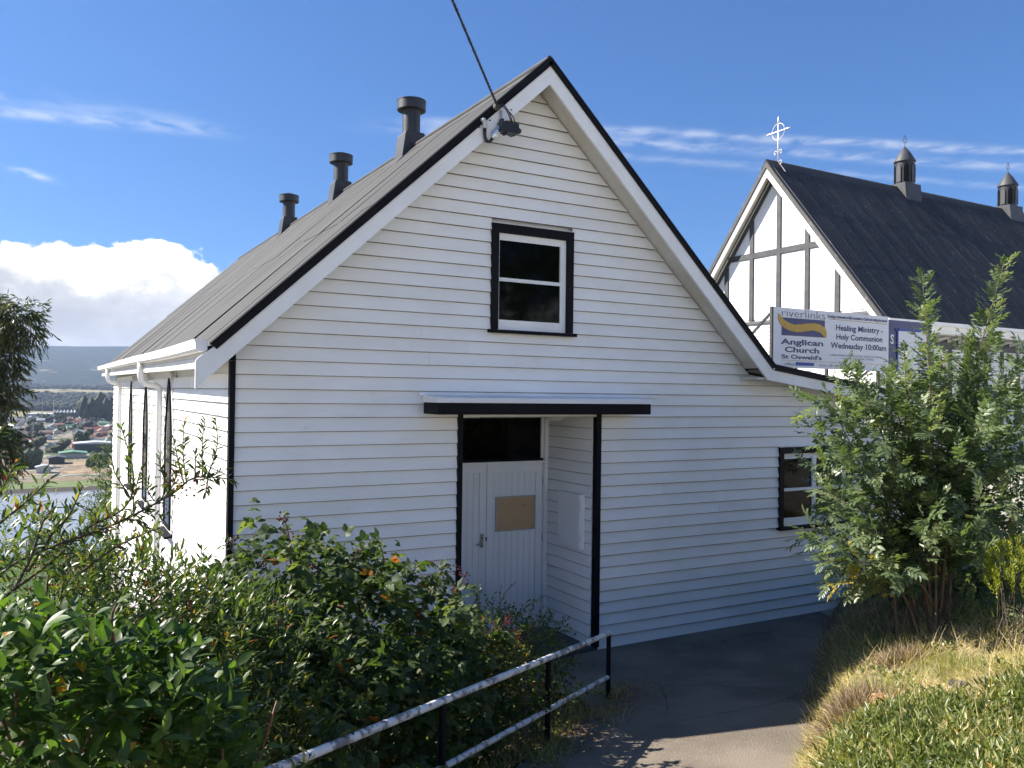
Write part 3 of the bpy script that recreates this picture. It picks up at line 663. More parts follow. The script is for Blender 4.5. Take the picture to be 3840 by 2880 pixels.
# --- ridge ventilators
for yv in (3.62, 7.08, 10.95):
    zr = RZ+TILT*yv; w = .19; v = empty('roof_vent', (AP, yv, zr), hall)
    p = [(AP-w-.03, zr-.24), (AP-w*.82, zr+.21), (AP-w*.75, zr+.24), (AP+w*.75, zr+.24), (AP+w*.82, zr+.21), (AP+w+.03, zr-.24)]
    MB().prism([(x, yv-.17, z) for x, z in p], (0, .34, 0)).build('base', VENT, v)
    MB().lathe([(.142, .235), (.142, .25), (.135, .255), (.135, .63)], (AP, yv, zr), 24).build('pipe', VENT, v, True, True)
    MB().box((AP-.004, yv-.139, zr+.25), (AP+.004, yv-.134, zr+.6)).build('seam', VENT, v)
    MB().lathe([(.14, .60), (.212, .60), (.217, .603), (.217, .735), (.222, .738), (.222, .75), (0, .825)], (AP, yv, zr), 28).build('cap', VENT, v, True, True)
    MB().prism([(AP-.34, yv-.25, zr-.30), (AP-.21, yv-.25, zr-.165), (AP-.21, yv-.25, zr-.16), (AP-.34, yv-.25, zr-.293)], (0, .5, 0)).build('flashing', ROOF, v)

# ------------------------------------------------------------------ church behind
CX = 19.0
church = tag(empty('timber_framed_church', (CX, 11.6, 2)), 'white church with black half-timbering and a steep black iron roof', 'building')
CY, CZ, CP, CHW = 11.55, 10.70, 1.235, 4.42       # ridge line, roof height, pitch, half width at the eave
CEND = 48.0
def chz(y): return CZ-CP*abs(y-CY)
GX = CX+.35                                   # gable wall plane, verge oversails it
gw = MB().prism([(GX, CY-CHW+.45, 5.60), (GX, CY, chz(CY)-.25), (GX, CY+CHW-.45, 5.60)], (.08, 0, 0)).build('gable_panel', CHPANEL, church)
lowm = MB().box((GX+.02, CY-CHW+.5, -2.0), (GX+.1, CY+CHW-.5, 5.58)).build('end_wall', WHITE2, church)
z = 2.2
while z < 5.4:
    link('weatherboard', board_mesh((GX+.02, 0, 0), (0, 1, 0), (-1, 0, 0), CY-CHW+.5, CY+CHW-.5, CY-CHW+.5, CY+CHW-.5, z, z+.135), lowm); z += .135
MB().box((GX-.07, CY-CHW+.46, 5.44), (GX+.02, CY+CHW-.46, 5.53)).build('base_moulding', pm('grey trim', (.10, .10, .11), None), church)
TB = pm('black timber paint', (.035, .035, .04), (.06, .06, .065), 4, .6)
def gable_top(y): return chz(y)-.62
for yv in (13.70, 12.52, 11.32, 10.15, 9.0, 7.86):
    zt = min(gable_top(yv-.08), gable_top(yv+.08))
    MB().prism([(GX-.045, yv-.085, 5.54), (GX-.045, yv+.085, 5.54), (GX-.045, yv+.085, gable_top(yv+.085)), (GX-.045, yv-.085, gable_top(yv-.085))], (.043, 0, 0)).build('timber', TB, church)
zb = 7.78; hw = (CZ-.62-zb)/CP
yy = [CY+hw-.02, 13.70, 12.52, 11.32, 10.15, CY-hw+.02]; prev = yy[0]
for a, b in zip(yy[:-1], yy[1:]):
    e0 = a-(.087 if a != yy[0] else 0); e1 = b+(.087 if b != yy[-1] else 0)
    if a > e1: MB().box((GX-.042, e1, zb-.095), (GX-.001, e0, zb+.095)).build('timber', TB, church)
# sloping timbers under the verge
for sg in (-1, 1):
    a, b = (CY+sg*.02, gable_top(CY)), (CY+sg*3.4, gable_top(CY+sg*3.4))
    MB().prism([(GX-.05, a[0], a[1]), (GX-.05, b[0], b[1]), (GX-.05, b[0], b[1]+.2), (GX-.05, a[0], a[1]+.2)], (.03, 0, 0)).build('timber', TB if sg > 0 else CHPANEL, church)
# barge boards and caps
for sg in (-1, 1):
    y1 = CY+sg*(CHW+.12)
    V = [(CX-.02, CY, CZ-.06), (CX-.02, y1, chz(y1)-.06), (CX-.02, y1, chz(y1)-.42), (CX-.02, CY, CZ-.46)]
    MB().prism(V, (.05, 0, 0)).build('barge_board', WHITE2, church)
    MB().prism([(CX-.06, CY, CZ+.03), (CX-.06, y1, chz(y1)+.03), (CX-.06, y1, chz(y1)-.16), (CX-.06, CY, CZ-.17)], (.038, 0, 0)).build('barge_cap', BROOF, church)
    MB().prism([(CX-.05, CY, CZ+.032), (CX-.05, y1, chz(y1)+.032), (CX-.05, y1, chz(y1)+.05), (CX-.05, CY, CZ+.05)], (.22, 0, 0)).build('barge_cap', BROOF, church)
    MB().prism([(CX+.03, CY, CZ-.12), (CX+.03, y1, chz(y1)-.12), (CX+.03, y1, chz(y1)-.14), (CX+.03, CY, CZ-.15)], (GX-CX-.03, 0, 0)).build('soffit', SOFFIT, church)
croof = MB()
for sg in (-1, 1): croof.add([(CX, CY, CZ-.04), (CEND, CY, CZ-.04), (CEND, CY+sg*CHW, chz(CY+CHW)-.04), (CX, CY+sg*CHW, chz(CY+CHW)-.04)], [(0, 1, 2, 3)])
croof = croof.build('roof', BROOF, church)
slen = CHW*math.sqrt(1+CP**2)
csh = corr_mesh('roof_sheet', .762+.11, slen/3+.15, .11, .026, BROOF, 8)
for j in range(38):
    for tier in range(3):
        st = np.array((CX+.05+.762*j, CY, CZ+.02))+nrm((0, -1, -CP))*(slen/3*tier)-nrm((0, -CP, 1))*.006*tier*0
        nn = nrm((0, -CP, 1))
        M_ = frame(st+nn*(.012+.003*(j % 2)-.004*tier+.012), nrm((1, 0, 0)), nrm(np.array((rng.normal(0, .001), -1, -CP))))
        link('roof_sheet', csh, croof, None, M_ )
link('far_slope', MB().add([(CX, CY, CZ), (CEND, CY, CZ), (CEND, CY+CHW, chz(CY+CHW)), (CX, CY+CHW, chz(CY+CHW))], [(0, 1, 2, 3)]).mesh('far_slope'), croof, BROOF)
rc = MB()
for sg in (-1, 1): rc.prism([(CX-.06, CY, CZ+.10), (CX-.06, CY+sg*.20, chz(CY+.20)+.075), (CX-.06, CY+sg*.20, chz(CY+.20)+.06), (CX-.06, CY, CZ+.08)], (CEND-CX, 0, 0))
rc.tube([(CX-.06, CY, CZ+.09), (CEND, CY, CZ+.09)], .03, 8).build('ridge_cap', BROOF, croof)
ey = CY-CHW; ez = chz(ey)
MB().box((CX+.05, ey-.13, ez-.10), (CEND, ey-.02, ez+.005)).build('gutter', WHITE2, church)
MB().box((CX+.10, ey-.02, ez-.32), (CEND, ey+.02, ez-.10)).build('fascia', WHITE2, church)
MB().box((CX+.35, ey+.02, ez-.34), (CEND, ey+.5, ez-.31)).build('eave_lining', SOFFIT, church)
cs = MB().box((GX+.05, ey+.50, -2), (CEND, ey+.62, ez-.3)).build('side_wall', WHITE2, church)
z = 1.5
while z < ez-.75:
    link('weatherboard', board_mesh((0, ey+.5, 0), (1, 0, 0), (0, -1, 0), GX+.05, CEND, GX+.05, CEND, z, z+.135), cs); z += .135
MB().box((GX+.05, ey+.455, ez-.72), (CEND, ey+.497, ez-.36)).build('head_beam', TB, church)
for i in range(24):
    xx = GX+.6+i*.92
    MB().box((xx, ey+.44, 2.0), (xx+.15, ey+.474, ez-.722)).build('timber', TB, church)
for i in range(30): 
    xx = GX+.5+i*.55
    MB().prism([(xx, ey+.0, ez-.40), (xx, ey+.44, ez-.40), (xx, ey+.44, ez-.52)], (.09, 0, 0)).build('rafter_end', WHITE2, church)
# turret ventilators
for vx in (26.1, 32.75):
    v = empty('roof_turret', (vx, CY, CZ), church)
    MB().prism([(vx-.46, CY-.42, CZ-.55), (vx-.46, CY+.42, CZ-.55), (vx-.46, CY+.34, CZ+.22), (vx-.46, CY-.34, CZ+.22)], (.92, 0, 0)).build('base', VENT, v)
    b = MB().lathe([(.335, .21), (.335, 1.10)], (vx, CY, CZ), 16).build('drum', VENT, v, True)
    for i in range(8):
        a = i*math.pi/4; c_, s_ = math.cos(a), math.sin(a); ca = np.array((vx+.338*c_, CY+.338*s_, CZ)); tn = np.array((-s_, c_, 0)); o_ = np.array((c_, s_, 0))*.02
        pts = [ca-tn*.085+np.array((0, 0, .30)), ca+tn*.085+np.array((0, 0, .30)), ca+tn*.085+np.array((0, 0, .86)), ca+np.array((0, 0, 1.0)), ca-tn*.085+np.array((0, 0, .86))]
        MB().prism([p+o_ for p in pts], -o_*2.4).build('louvre', BLACK if i % 2 else VENT, v)
    MB().lathe([(.34, 1.07), (.385, 1.07), (.385, 1.10), (.20, 1.42), (.02, 1.66), (0, 1.67)], (vx, CY, CZ), 20).build('spire', pm('grey spire metal', (.05, .052, .058), (.038, .04, .044), 4, .6), v, True, True)
    fm = MB().tube([(vx, CY, CZ+1.63), (vx, CY, CZ+1.95)], .010, 6)
    for sg in (-1, 1): fm.tube([(vx, CY, CZ+1.80), (vx+sg*.12, CY, CZ+1.84), (vx+sg*.07, CY, CZ+1.96), (vx, CY, CZ+2.08)], .010, 6)
    fm.build('finial', VENT, v, True)
# gilded cross on the gable end
cx_ = CX+.50; cr_ = empty('cross', (cx_, CY, CZ), church)
MB().tube([(cx_, CY, CZ+.02), (cx_, CY, CZ+1.42)], .021, 8).tube([(cx_, CY, CZ+1.36), (cx_, CY, CZ+1.50), (cx_, CY, CZ+1.64)], [.021, .030, .004], 8).build('upright', GILT, cr_, True)
MB().tube([(cx_, CY-.52, CZ+1.12), (cx_, CY-.40, CZ+1.12), (cx_, CY-.30, CZ+1.12), (cx_, CY+.30, CZ+1.12), (cx_, CY+.40, CZ+1.12), (cx_, CY+.52, CZ+1.12)], [.004, .032, .021, .021, .032, .012], 8).build('arm', GILT, cr_, True)
MB().tube([(cx_, CY+.27*math.cos(a), CZ+1.12+.27*math.sin(a)) for a in np.linspace(0, 2*math.pi, 33)], .008, 6, False).build('ring', GILT, cr_, True)
for sg, zo in ((-1, .35), (1, .35), (-1, .0)):
    MB().tube([(cx_, CY+sg*(.02+.10-(.10-.02*k/3)*math.cos(k*.5)*.9), CZ+zo+.06+(.10-.025*k/4)*math.sin(k*.5)) for k in range(0, 17)], .008, 6).build('scroll', GILT, cr_, True)
MB().prism([(cx_-.02, CY, CZ+.14), (cx_-.02, CY-.32, chz(CY+.32)+.13), (cx_-.02, CY-.32, chz(CY+.32)+.10), (cx_-.02, CY, CZ+.10)], (.04, 0, 0)).build('foot_strap', GILT, cr_)

# ------------------------------------------------------------------ signs on the lean-to roof
SY = .70
sg = tag(empty('church_sign', (9.1, SY, 3.2)), 'white notice sign lettered Anglican Church with a blue and gold wave logo', 'sign')
S0, S1, T0, T1 = 7.775, 10.40, 3.408, 4.300
MB().box((S0, SY, T0), (S1, SY+.02, T1)).build('panel', SIGNW, sg)
MB().box((S0-.035, SY-.004, T0), (S0-.001, SY+.04, T1+.002)).build('frame_edge', TB, sg)
def leanz(x): return 3.345-.127*(x-6.55)
for x_ in (8.0, 8.98, 10.2):
    MB().box((x_-.02, SY+.022, leanz(x_)-.05), (x_+.02, SY+.065, T1-.05)).build('post', TB, sg)
for a, b in (((S0-.02, SY+.04, 4.2), (7.40, SY+.9, 3.22)), ((8.35, SY+.05, T0+.02), (8.15, SY+.3, 3.12)), ((10.0, SY+.05, T0+.02), (9.75, SY+.5, 2.93))):
    MB().bar(a, b, .035, .035).build('brace', TB, sg)
FY = SY-.003
def text(s, x0, z0, w, h, mat, parent, bold=0.0, nm='lettering', y=FY):
    cu = bpy.data.curves.new(nm, 'FONT'); cu.body = s; cu.size = 1; cu.offset = bold; cu.extrude = .0; cu.resolution_u = 3
    cu.materials.append(mat)
    o = bpy.data.objects.new(nm, cu); COL.objects.link(o); bpy.context.view_layer.update()
    bb = np.array([list(c) for c in o.bound_box]); mn, mx = bb.min(0), bb.max(0)
    sx, sz = w/(mx[0]-mn[0]), h/(mx[1]-mn[1])
    me = bpy.data.meshes.new_from_object(o); bpy.data.objects.remove(o); o = bpy.data.objects.new(nm, me); COL.objects.link(o)
    o.matrix_basis = Matrix(((sx, 0, 0, x0-mn[0]*sx), (0, 0, -1, y), (0, sz, 0, z0-mn[1]*sz), (0, 0, 0, 1)))
    o.parent = parent; o.matrix_parent_inverse = WM[parent.name].inverted(); return o
PXW = (S1-S0)/1605; 
def sx(u): return S0+(S1-S0)*((u-70)/1605+.12*((u-70)/1605)*(1-(u-70)/1605))      # undo the foreshortening across the panel
def szv(u, v):                                                                  # pixel in the enlarged crop -> height on the panel
    t = (u-70)/1605; top = 100+(265-100)*t; bot = 930+(1020-930)*t
    return T1-(T1-T0)*(v-top)/(bot-top)
def line(s, u0, v0, u1, mat, bold, vh):
    x0, x1 = sx(u0), sx(u1); z0 = szv(u0, v0); text(s, x0, z0, x1-x0, vh, mat, sg, bold)
GREYT = pm('dark grey print', (.05, .05, .06), None, rough=.4)
line('riverlinks', 165, 232, 705, GREYT, -.012, .112)
line('Anglican', 155, 640, 680, NAVY, .03, .115); line('Church', 203, 725, 628, NAVY, .03, .085); line("St Oswald's", 165, 812, 662, NAVY, .03, .066)
line('Growing a community of faith commited to Christ and making him known', 735, 268, 1645, NAVY, .03, .066)
line('Healing Ministry -', 852, 458, 1575, NAVY, .025, .118); line('Holy Communion', 858, 582, 1565, NAVY, .025, .118); line('Wednesday 10:00am', 780, 702, 1635, NAVY, .025, .122)
line('Linking ministering communities in Exeter, George Town, Hillwood,', 782, 790, 1570, NAVY, .0, .040); line('Low Head, Pipers River, Trevallyn', 938, 838, 1430, NAVY, .0, .036)
line('Office:', 207, 905, 325, GREYT, .0, .040); line('Email: office@riverlinks.net.au', 636, 935, 1185, GREYT, .0, .044)
def flat(pts, nm, mat, y=FY-.001, th=.002, par=sg): return MB().prism([(x, y, z) for x, z in pts], (0, th, 0)).build(nm, mat, par)
flat([(sx(165), szv(165, 492)), (sx(700), szv(700, 533)), (sx(700), szv(700, 295)), (sx(165), szv(165, 247))], 'logo_square', NAVY)
wt = [(122, 185), (150, 225), (185, 275), (240, 320), (310, 350), (400, 343), (480, 333), (560, 332), (620, 345), (680, 378), (710, 415), (725, 465), (722, 520)]
wb = [(720, 530), (700, 535), (680, 510), (650, 475), (600, 445), (540, 432), (470, 438), (400, 452), (330, 452), (260, 435), (200, 400), (155, 350), (125, 280), (120, 220)]
wave = MB()
poly = [(sx(u), FY-.004, szv(u, v)) for u, v in wt+wb]
me = bpy.data.meshes.new('logo_wave'); bm = bmesh.new(); vs = [bm.verts.new(p) for p in poly]; bm.faces.new(vs); bmesh.ops.triangulate(bm, faces=bm.faces); bm.to_mesh(me); bm.free(); link('logo_wave', me, sg, GOLD)
for (u0, v0, u1, v1, h) in ((160, 830, 1650, 926, 5), (750, 268, 1640, 366, 7)):
    flat([(sx(u0), szv(u0, v0)), (sx(u1), szv(u1, v1)), (sx(u1), szv(u1, v1+h)), (sx(u0), szv(u0, v0+h))], 'rule_line', GOLD)
flat([(sx(332), szv(332, 912)), (sx(558), szv(558, 922)), (sx(566), szv(566, 880)), (sx(335), szv(335, 864))], 'tape_strip', TAPE)
sg2 = tag(empty('blue_sign', (11.4, SY+.05, 3.1)), 'navy sign with a blank white field edged in blue tape, beside the church notice sign', 'sign')
MB().box((S1+.012, SY+.02, 3.02), (11.55, SY+.04, 4.255)).build('panel', NAVY, sg2)
MB().box((10.66, SY+.014, 3.05), (11.45, SY+.018, 4.10)).build('white_field', SIGNW, sg2)
for a, b in (((10.635, 3.04), (10.665, 4.13)), ((10.60, 4.085), (11.40, 4.125))): MB().box((a[0], SY+.008, a[1]), (b[0], SY+.012, b[1])).build('tape_strip', TAPE, sg2)
text('S', 10.475, 3.86, .085, .16, SIGNW, sg2, .03, y=SY+.017)
for x_ in (10.6, 11.4): MB().box((x_-.02, SY+.042, leanz(x_) - .3), (x_+.02, SY+.085, 4.2)).build('post', TB, sg2)

# ------------------------------------------------------------------ power cable and its fittings on the barge board
A0 = at(1868, 398, 8.86); A0[1] = -.46
A0 = CAM+(A0-CAM)*((-.46-CAM[1])/(A0[1]-CAM[1])) if abs(A0[1]+.46) > 1e-6 else A0
def onf(px, py, yv): r = CM.T @ np.array([(px-1920)/FPX, -(py-1440)/FPX, 1.0]); return CAM+r*((yv-CAM[1])/r[1])
A0 = onf(1866, 398, -.46); Q = at(850, -1990, 3.0); dirq = nrm(Q-A0)
pc = MB(); n = 60; L_ = 26.0
base_ = [A0+dirq*L_*(i/n)**1.3-np.array((0, 0, .35))*4*(i/n)*(1-i/n)*0 for i in range(n+1)]
for ph in (0, math.pi):
    pts = []
    for i in range(0, 241):
        t = (i/240)**1.6*L_; c_ = A0+dirq*t; e1 = nrm(np.cross(dirq, (0, 0, 1))); e2 = np.cross(e1, dirq); an = t*2*math.pi/.16+ph
        pts.append(c_+.0075*(e1*math.cos(an)+e2*math.sin(an)))
    pc.tube(pts, .0085, 5)
tag(pc.build('power_cable', CABLE, None, True), 'black twisted overhead cable running up from the gable edge into the sky', 'cable')
cf = tag(empty('cable_junction', onf(1880, 470, -.40)), 'black cable junction box with foil-wrapped lead hanging on the gable edge', 'junction box')
o = lambda px, py, yv=-.40: onf(px, py, yv)
MB().bar(o(1879, 415), o(1879, 472), .022, .012, (0, 1, 0)).build('bracket', STEEL, cf)
MB().tube([o(1856, 398, -.375), o(1862, 405, -.43), o(1870, 396, -.45)], [.03, .03, .018], 8).build('insulator', DARKROCK, cf, True)
bx = MB(); c0 = o(1905, 482, -.43); bx.box(c0-np.array((.105, .06, .055)), c0+np.array((.10, .05, .05)))
for dx, dz, hh in ((-.08, .05, .035), (-.03, .05, .02), (.03, .05, .025), (.08, .03, .04), (-.04, -.055, -.02)):
    a = c0+np.array((dx, 0, dz)); bx.box(np.minimum(a-np.array((.014, .03, 0)), a+np.array((.014, .03, hh))-np.array((.0, .06, 0))), np.maximum(a-np.array((.014, .03, 0)), a+np.array((.014, .03, hh))))
bx.tube([c0+np.array((.10, 0, 0)), c0+np.array((.15, 0, -.01))], [.04, .025], 8).build('box', CABLE, cf)
MB().tube([o(1884, 468), o(1873, 476), o(1860, 497), o(1852, 512), o(1846, 522)], [.012, .03, .042, .034, .016], 10).build('foil_wrap', FOIL, cf, True)
MB().tube([o(1846, 520), o(1836, 532), o(1826, 530), o(1820, 518), o(1818, 500), o(1818, 478)], .018, 8).build('lead', CABLE, cf, True)
MB().tube([o(1818, 482), o(1819, 462), o(1814, 450), o(1806, 450, -.375)], [.024, .024, .026, .026], 10).build('conduit_elbow', pm('grey conduit', (.55, .55, .55), None, rough=.5), cf, True)
for pts in ([(1872, 398), (1888, 392), (1905, 415), (1925, 440), (1933, 475), (1928, 486)], [(1872, 400), (1890, 403), (1905, 425), (1915, 450), (1928, 470), (1925, 482)], [(1925, 485), (1928, 505), (1915, 512), (1898, 500)], [(1874, 402), (1893, 398), (1912, 428), (1920, 455)]):
    P_ = [o(a, b, -.44) for a, b in pts]; P2 = []
    for i in range(len(P_)-1):
        for k in range(4):
            t = k/4; p0, p1, p2, p3 = P_[max(i-1, 0)], P_[i], P_[i+1], P_[min(i+2, len(P_)-1)]
            P2.append(.5*((2*p1)+(-p0+p2)*t+(2*p0-5*p1+4*p2-p3)*t*t+(-p0+3*p1-3*p2+p3)*t**3))
    MB().tube(P2+[P_[-1]], .006, 5).build('wire', CABLE, cf, True)
for px_, py_ in ((1837, 452), (1789, 466), (1798, 478), (1822, 478), (1917, 412)):
    MB().lathe([(0, -.004), (.012, -.004), (.013, .004), (0, .004)], o(px_, py_, -.374), 7).build('bolt', DARKROCK, cf)

# ------------------------------------------------------------------ handrail
hr = tag(empty('handrail', (3.2, -1.5, 0)), 'low pipe handrail with worn white rails and black posts beside the path', 'railing')
def railpt(s): p = RAIL0+RAILD*s; return p
def rail_z(s): return .645-.1205*s        # s negative towards the camera
def rp(s, dz=0): p = railpt(s); return (p[0], p[1], rail_z(s)+dz)
MB().tube([rp(.03), rp(-.5), rp(-2), rp(-4), rp(-6.2)], .0245, 14).build('top_rail', RAILW, hr, True, True)
MB().tube([rp(-.02, -.42), rp(-2, -.42), rp(-4, -.42), rp(-6.2, -.42)], .0215, 12).build('lower_rail', RAILW, hr, True, True)
for s in (0.0, -1.48, -3.15, -4.85):
    p = railpt(s); MB().tube([(p[0], p[1], float(path_z(*p))-.35), (p[0], p[1], rail_z(s)-.012)], .0225, 12).build('post', BLACK, hr, True, True)

# ------------------------------------------------------------------ foliage tools
def leaf_tpl(w=.45, segs=4, fold=.18, curl=.12, serr=0.0, fat=.8, stalk=.0):
    V, T, E = [], [], []
    xs = np.linspace(0, 1, segs+1)
    def hw(i):
        x = xs[i]; h = w/2*math.sin(math.pi*x**fat)**.85 if 0 < x < 1 else 0
        return h*(1+(serr if i % 2 else -serr))
    ids = []
    for i, x in enumerate(xs):
        z = -curl*x*x
        h = hw(i); px_ = stalk+(1-stalk)*x
        if i in (0, segs): ids.append((len(V),)); V.append((px_, 0, z)); E.append(0)
        else:
            b = len(V); ids.append((b, b+1, b+2)); dx = .03 if serr and i % 2 else 0
            V += [(px_+dx, h, z+fold*h), (px_, 0, z), (px_+dx, -h, z+fold*h)]; E += [1, 0, 1]
    for i in range(segs):
        a, b = ids[i], ids[i+1]
        if len(a) == 1: T += [(a[0], b[1], b[0]), (a[0], b[2], b[1])]
        elif len(b) == 1: T += [(a[0], a[1], b[0]), (a[1], a[2], b[0])]
        else: T += [(a[0], a[1], b[1]), (a[0], b[1], b[0]), (a[1], a[2], b[2]), (a[1], b[2], b[1])]
    if stalk: 
        b = len(V); V += [(0, .008, 0), (0, -.008, 0)]; E += [0, 0]; T += [(b, b+1, 0)]
    return np.array(V, float), np.array(T, int), np.array(E, float)
def xf(tpl, org, ang, L, roll=0, droop=0):
    V, T, E = tpl; c, s = math.cos(ang), math.sin(ang); X = V*L
    X = np.stack([X[:, 0]*math.cos(droop)+X[:, 2]*math.sin(droop), X[:, 1], X[:, 2]*math.cos(droop)-X[:, 0]*math.sin(droop)], -1)
    return np.stack([X[:, 0]*c-X[:, 1]*s, X[:, 0]*s+X[:, 1]*c, X[:, 2]], -1)+np.array(org), T, E
def merge(parts):
    Vs, Ts, Es = [], [], []; b = 0
    for V, T, E in parts: Vs.append(V); Ts.append(T+b); Es.append(E); b += len(V)
    return np.concatenate(Vs), np.concatenate(Ts), np.concatenate(Es)
T_NARROW = leaf_tpl(.26, 3, .3, .15, fat=.9)
T_BROAD = leaf_tpl(.40, 5, .22, .16, fat=.95, stalk=.1)
T_SMALL = leaf_tpl(.52, 3, .25, .1, fat=.95)
T_ROUND = leaf_tpl(.75, 4, .2, .15, fat=1.1)
T_EUC = leaf_tpl(.20, 3, .1, .2, fat=.8)
T_DIAM = leaf_tpl(.42, 2, .25, .1)
T_BLADE = leaf_tpl(.048, 3, .0, .35, fat=.35)
T_STALK = leaf_tpl(.016, 3, .0, .25, fat=.35)
T_NEEDLE = leaf_tpl(.30, 2, .0, .0)
T_GC = leaf_tpl(.20, 3, .35, .12, fat=.8)
_b = leaf_tpl(.66, 6, .22, .14, .10, fat=.82, stalk=.06)
T_BRAM = merge([xf(_b, (.30, 0, 0), 0, .70, droop=.15), xf(_b, (.28, 0, 0), 1.15, .60, droop=.25), xf(_b, (.28, 0, 0), -1.15, .60, droop=.25), (np.array([(0, .012, 0), (0, -.012, 0), (.30, 0, 0.)]), np.array([(0, 1, 2)]), np.zeros(3))])
_a = leaf_tpl(.44, 3, .25, .12, fat=.85)
def pinnate(npair, asym=0):
    P = [(np.array([(0, .010, 0), (0, -.010, 0), (1, .004, -.05), (1, -.004, -.05), (.5, .008, -.01), (.5, -.008, -.01)]), np.array([(0, 1, 5), (0, 5, 4), (4, 5, 3), (4, 3, 2)]), np.zeros(6))]
    for i in range(npair):
        t = .26+.62*i/(npair-1); z = -.05*t*t; L = .36*(1-.25*abs(t-.55))
        for sg in (-1, 1): P.append(xf(_a, (t, sg*.008, z), sg*(1.05-.25*t)+random.uniform(-.1, .1), L*random.uniform(.8, 1.15), droop=random.uniform(-.25, .35)))
    P.append(xf(_a, (.96, 0, -.045), 0, .34, droop=.1)); return merge(P)
T_PIN = [pinnate(4), pinnate(5), pinnate(5)]

def place(tpl, pos, xd, nd, L, tint):
    V, T, E = tpl; N = len(pos); xd = nrm(xd); yd = nrm(np.cross(nd, xd)); zd = np.cross(xd, yd)
    L = np.asarray(L)[:, None, None]
    W_ = pos[:, None, :]+L*(V[None, :, :1]*xd[:, None, :]+V[None, :, 1:2]*yd[:, None, :]+V[None, :, 2:3]*zd[:, None, :])
    F = T[None]+(np.arange(N)*len(V))[:, None, None]
    return W_.reshape(-1, 3), F.reshape(-1, 3), np.repeat(tint, len(V)), np.tile(E, N)
def mesh_of(name, sets, mat, smooth=True):
    Vs, Fs, A, B = [], [], [], []; b = 0
    for V, F, a, e in sets: Vs.append(V); Fs.append(F+b); A.append(a); B.append(e); b += len(V)
    me = bpy.data.meshes.new(name); fast_mesh(me, np.concatenate(Vs), np.concatenate(Fs), smooth, {'tint': np.concatenate(A), 'edge': np.concatenate(B)}); me.materials.append(mat); return me
def proj(P):
    c = (P-CAM) @ CM.T; d = np.maximum(c[:, 2], 1e-3); return 1920+FPX*c[:, 0]/d, 1440-FPX*c[:, 1]/d, c[:, 2]
def foliage(parent, tpls, pos, xd, nd, L, tint, mat, nind=0, name='foliage'):
    tpls = tpls if isinstance(tpls, list) else [tpls]
    nd = nrm(nd); xd = nrm(xd); N = len(pos); which = rng.integers(0, len(tpls), N); ind = np.zeros(N, bool)
    if nind:
        px_, py_, d = proj(pos); vis = (px_ > 10) & (px_ < 3830) & (py_ > 10) & (py_ < 2870) & (d > .5)
        sc = np.where(vis, 1/np.maximum(d, .1)*(.8+.4*rng.random(N)), 0); ind[np.argsort(-sc)[:min(nind, int(vis.sum()))]] = True
        cache = {}
        for i in np.nonzero(ind)[0]:
            q = (int(which[i]), int(round(tint[i]*10)))
            if q not in cache:
                V, T, E = tpls[q[0]]; cache[q] = mesh_of('leaf', [(V, T, np.full(len(V), q[1]/10), E)], mat)
            x_ = xd[i]; y_ = nrm(np.cross(nd[i], x_)); z_ = np.cross(x_, y_); l = float(L[i]); p = pos[i]
            link('leaf', cache[q], parent, None, Matrix(((x_[0]*l, y_[0]*l, z_[0]*l, p[0]), (x_[1]*l, y_[1]*l, z_[1]*l, p[1]), (x_[2]*l, y_[2]*l, z_[2]*l, p[2]), (0, 0, 0, 1))))
    sets = [place(tp, pos[s_], xd[s_], nd[s_], L[s_], tint[s_]) for k_, tp in enumerate(tpls) for s_ in [(which == k_) & ~ind] if s_.any()]
    o = link(name, mesh_of(name, sets, mat), parent); tag(o, kind='stuff'); return o
def blob_points(blobs, n, inner=0.0, noise=.2, keep_low=-.75):
    """points on (or inside) a union of ellipsoids given as (centre, r, rz); returns points and outward directions"""
    A = np.array([b[1]*b[1]+2*b[1]*b[2] for b in blobs]); pick = rng.choice(len(blobs), n, p=A/A.sum())
    C = np.array([b[0] for b in blobs])[pick]; R = np.array([(b[1], b[1], b[2]) for b in blobs])[pick]
    u = nrm(rng.normal(size=(n, 3))); ok = u[:, 2] > keep_low
    f = 1+noise*(np.sin(u[:, 0]*7+C[:, 0]*3)*np.sin(u[:, 1]*6+C[:, 1]*2)+.7*np.sin(u[:, 2]*9+u[:, 0]*4))
    s_ = f if not inner else f*(1-inner*rng.random(n)**1.3)
    P = C+u*R*s_[:, None]; keep = ok.copy()
    for c, r, rz in blobs:
        q = ((P-np.array(c))/np.array((r, r, rz))); keep &= ~((q*q).sum(1) < (.62 if not inner else .12))
    return P[keep], nrm(u/R)[keep]
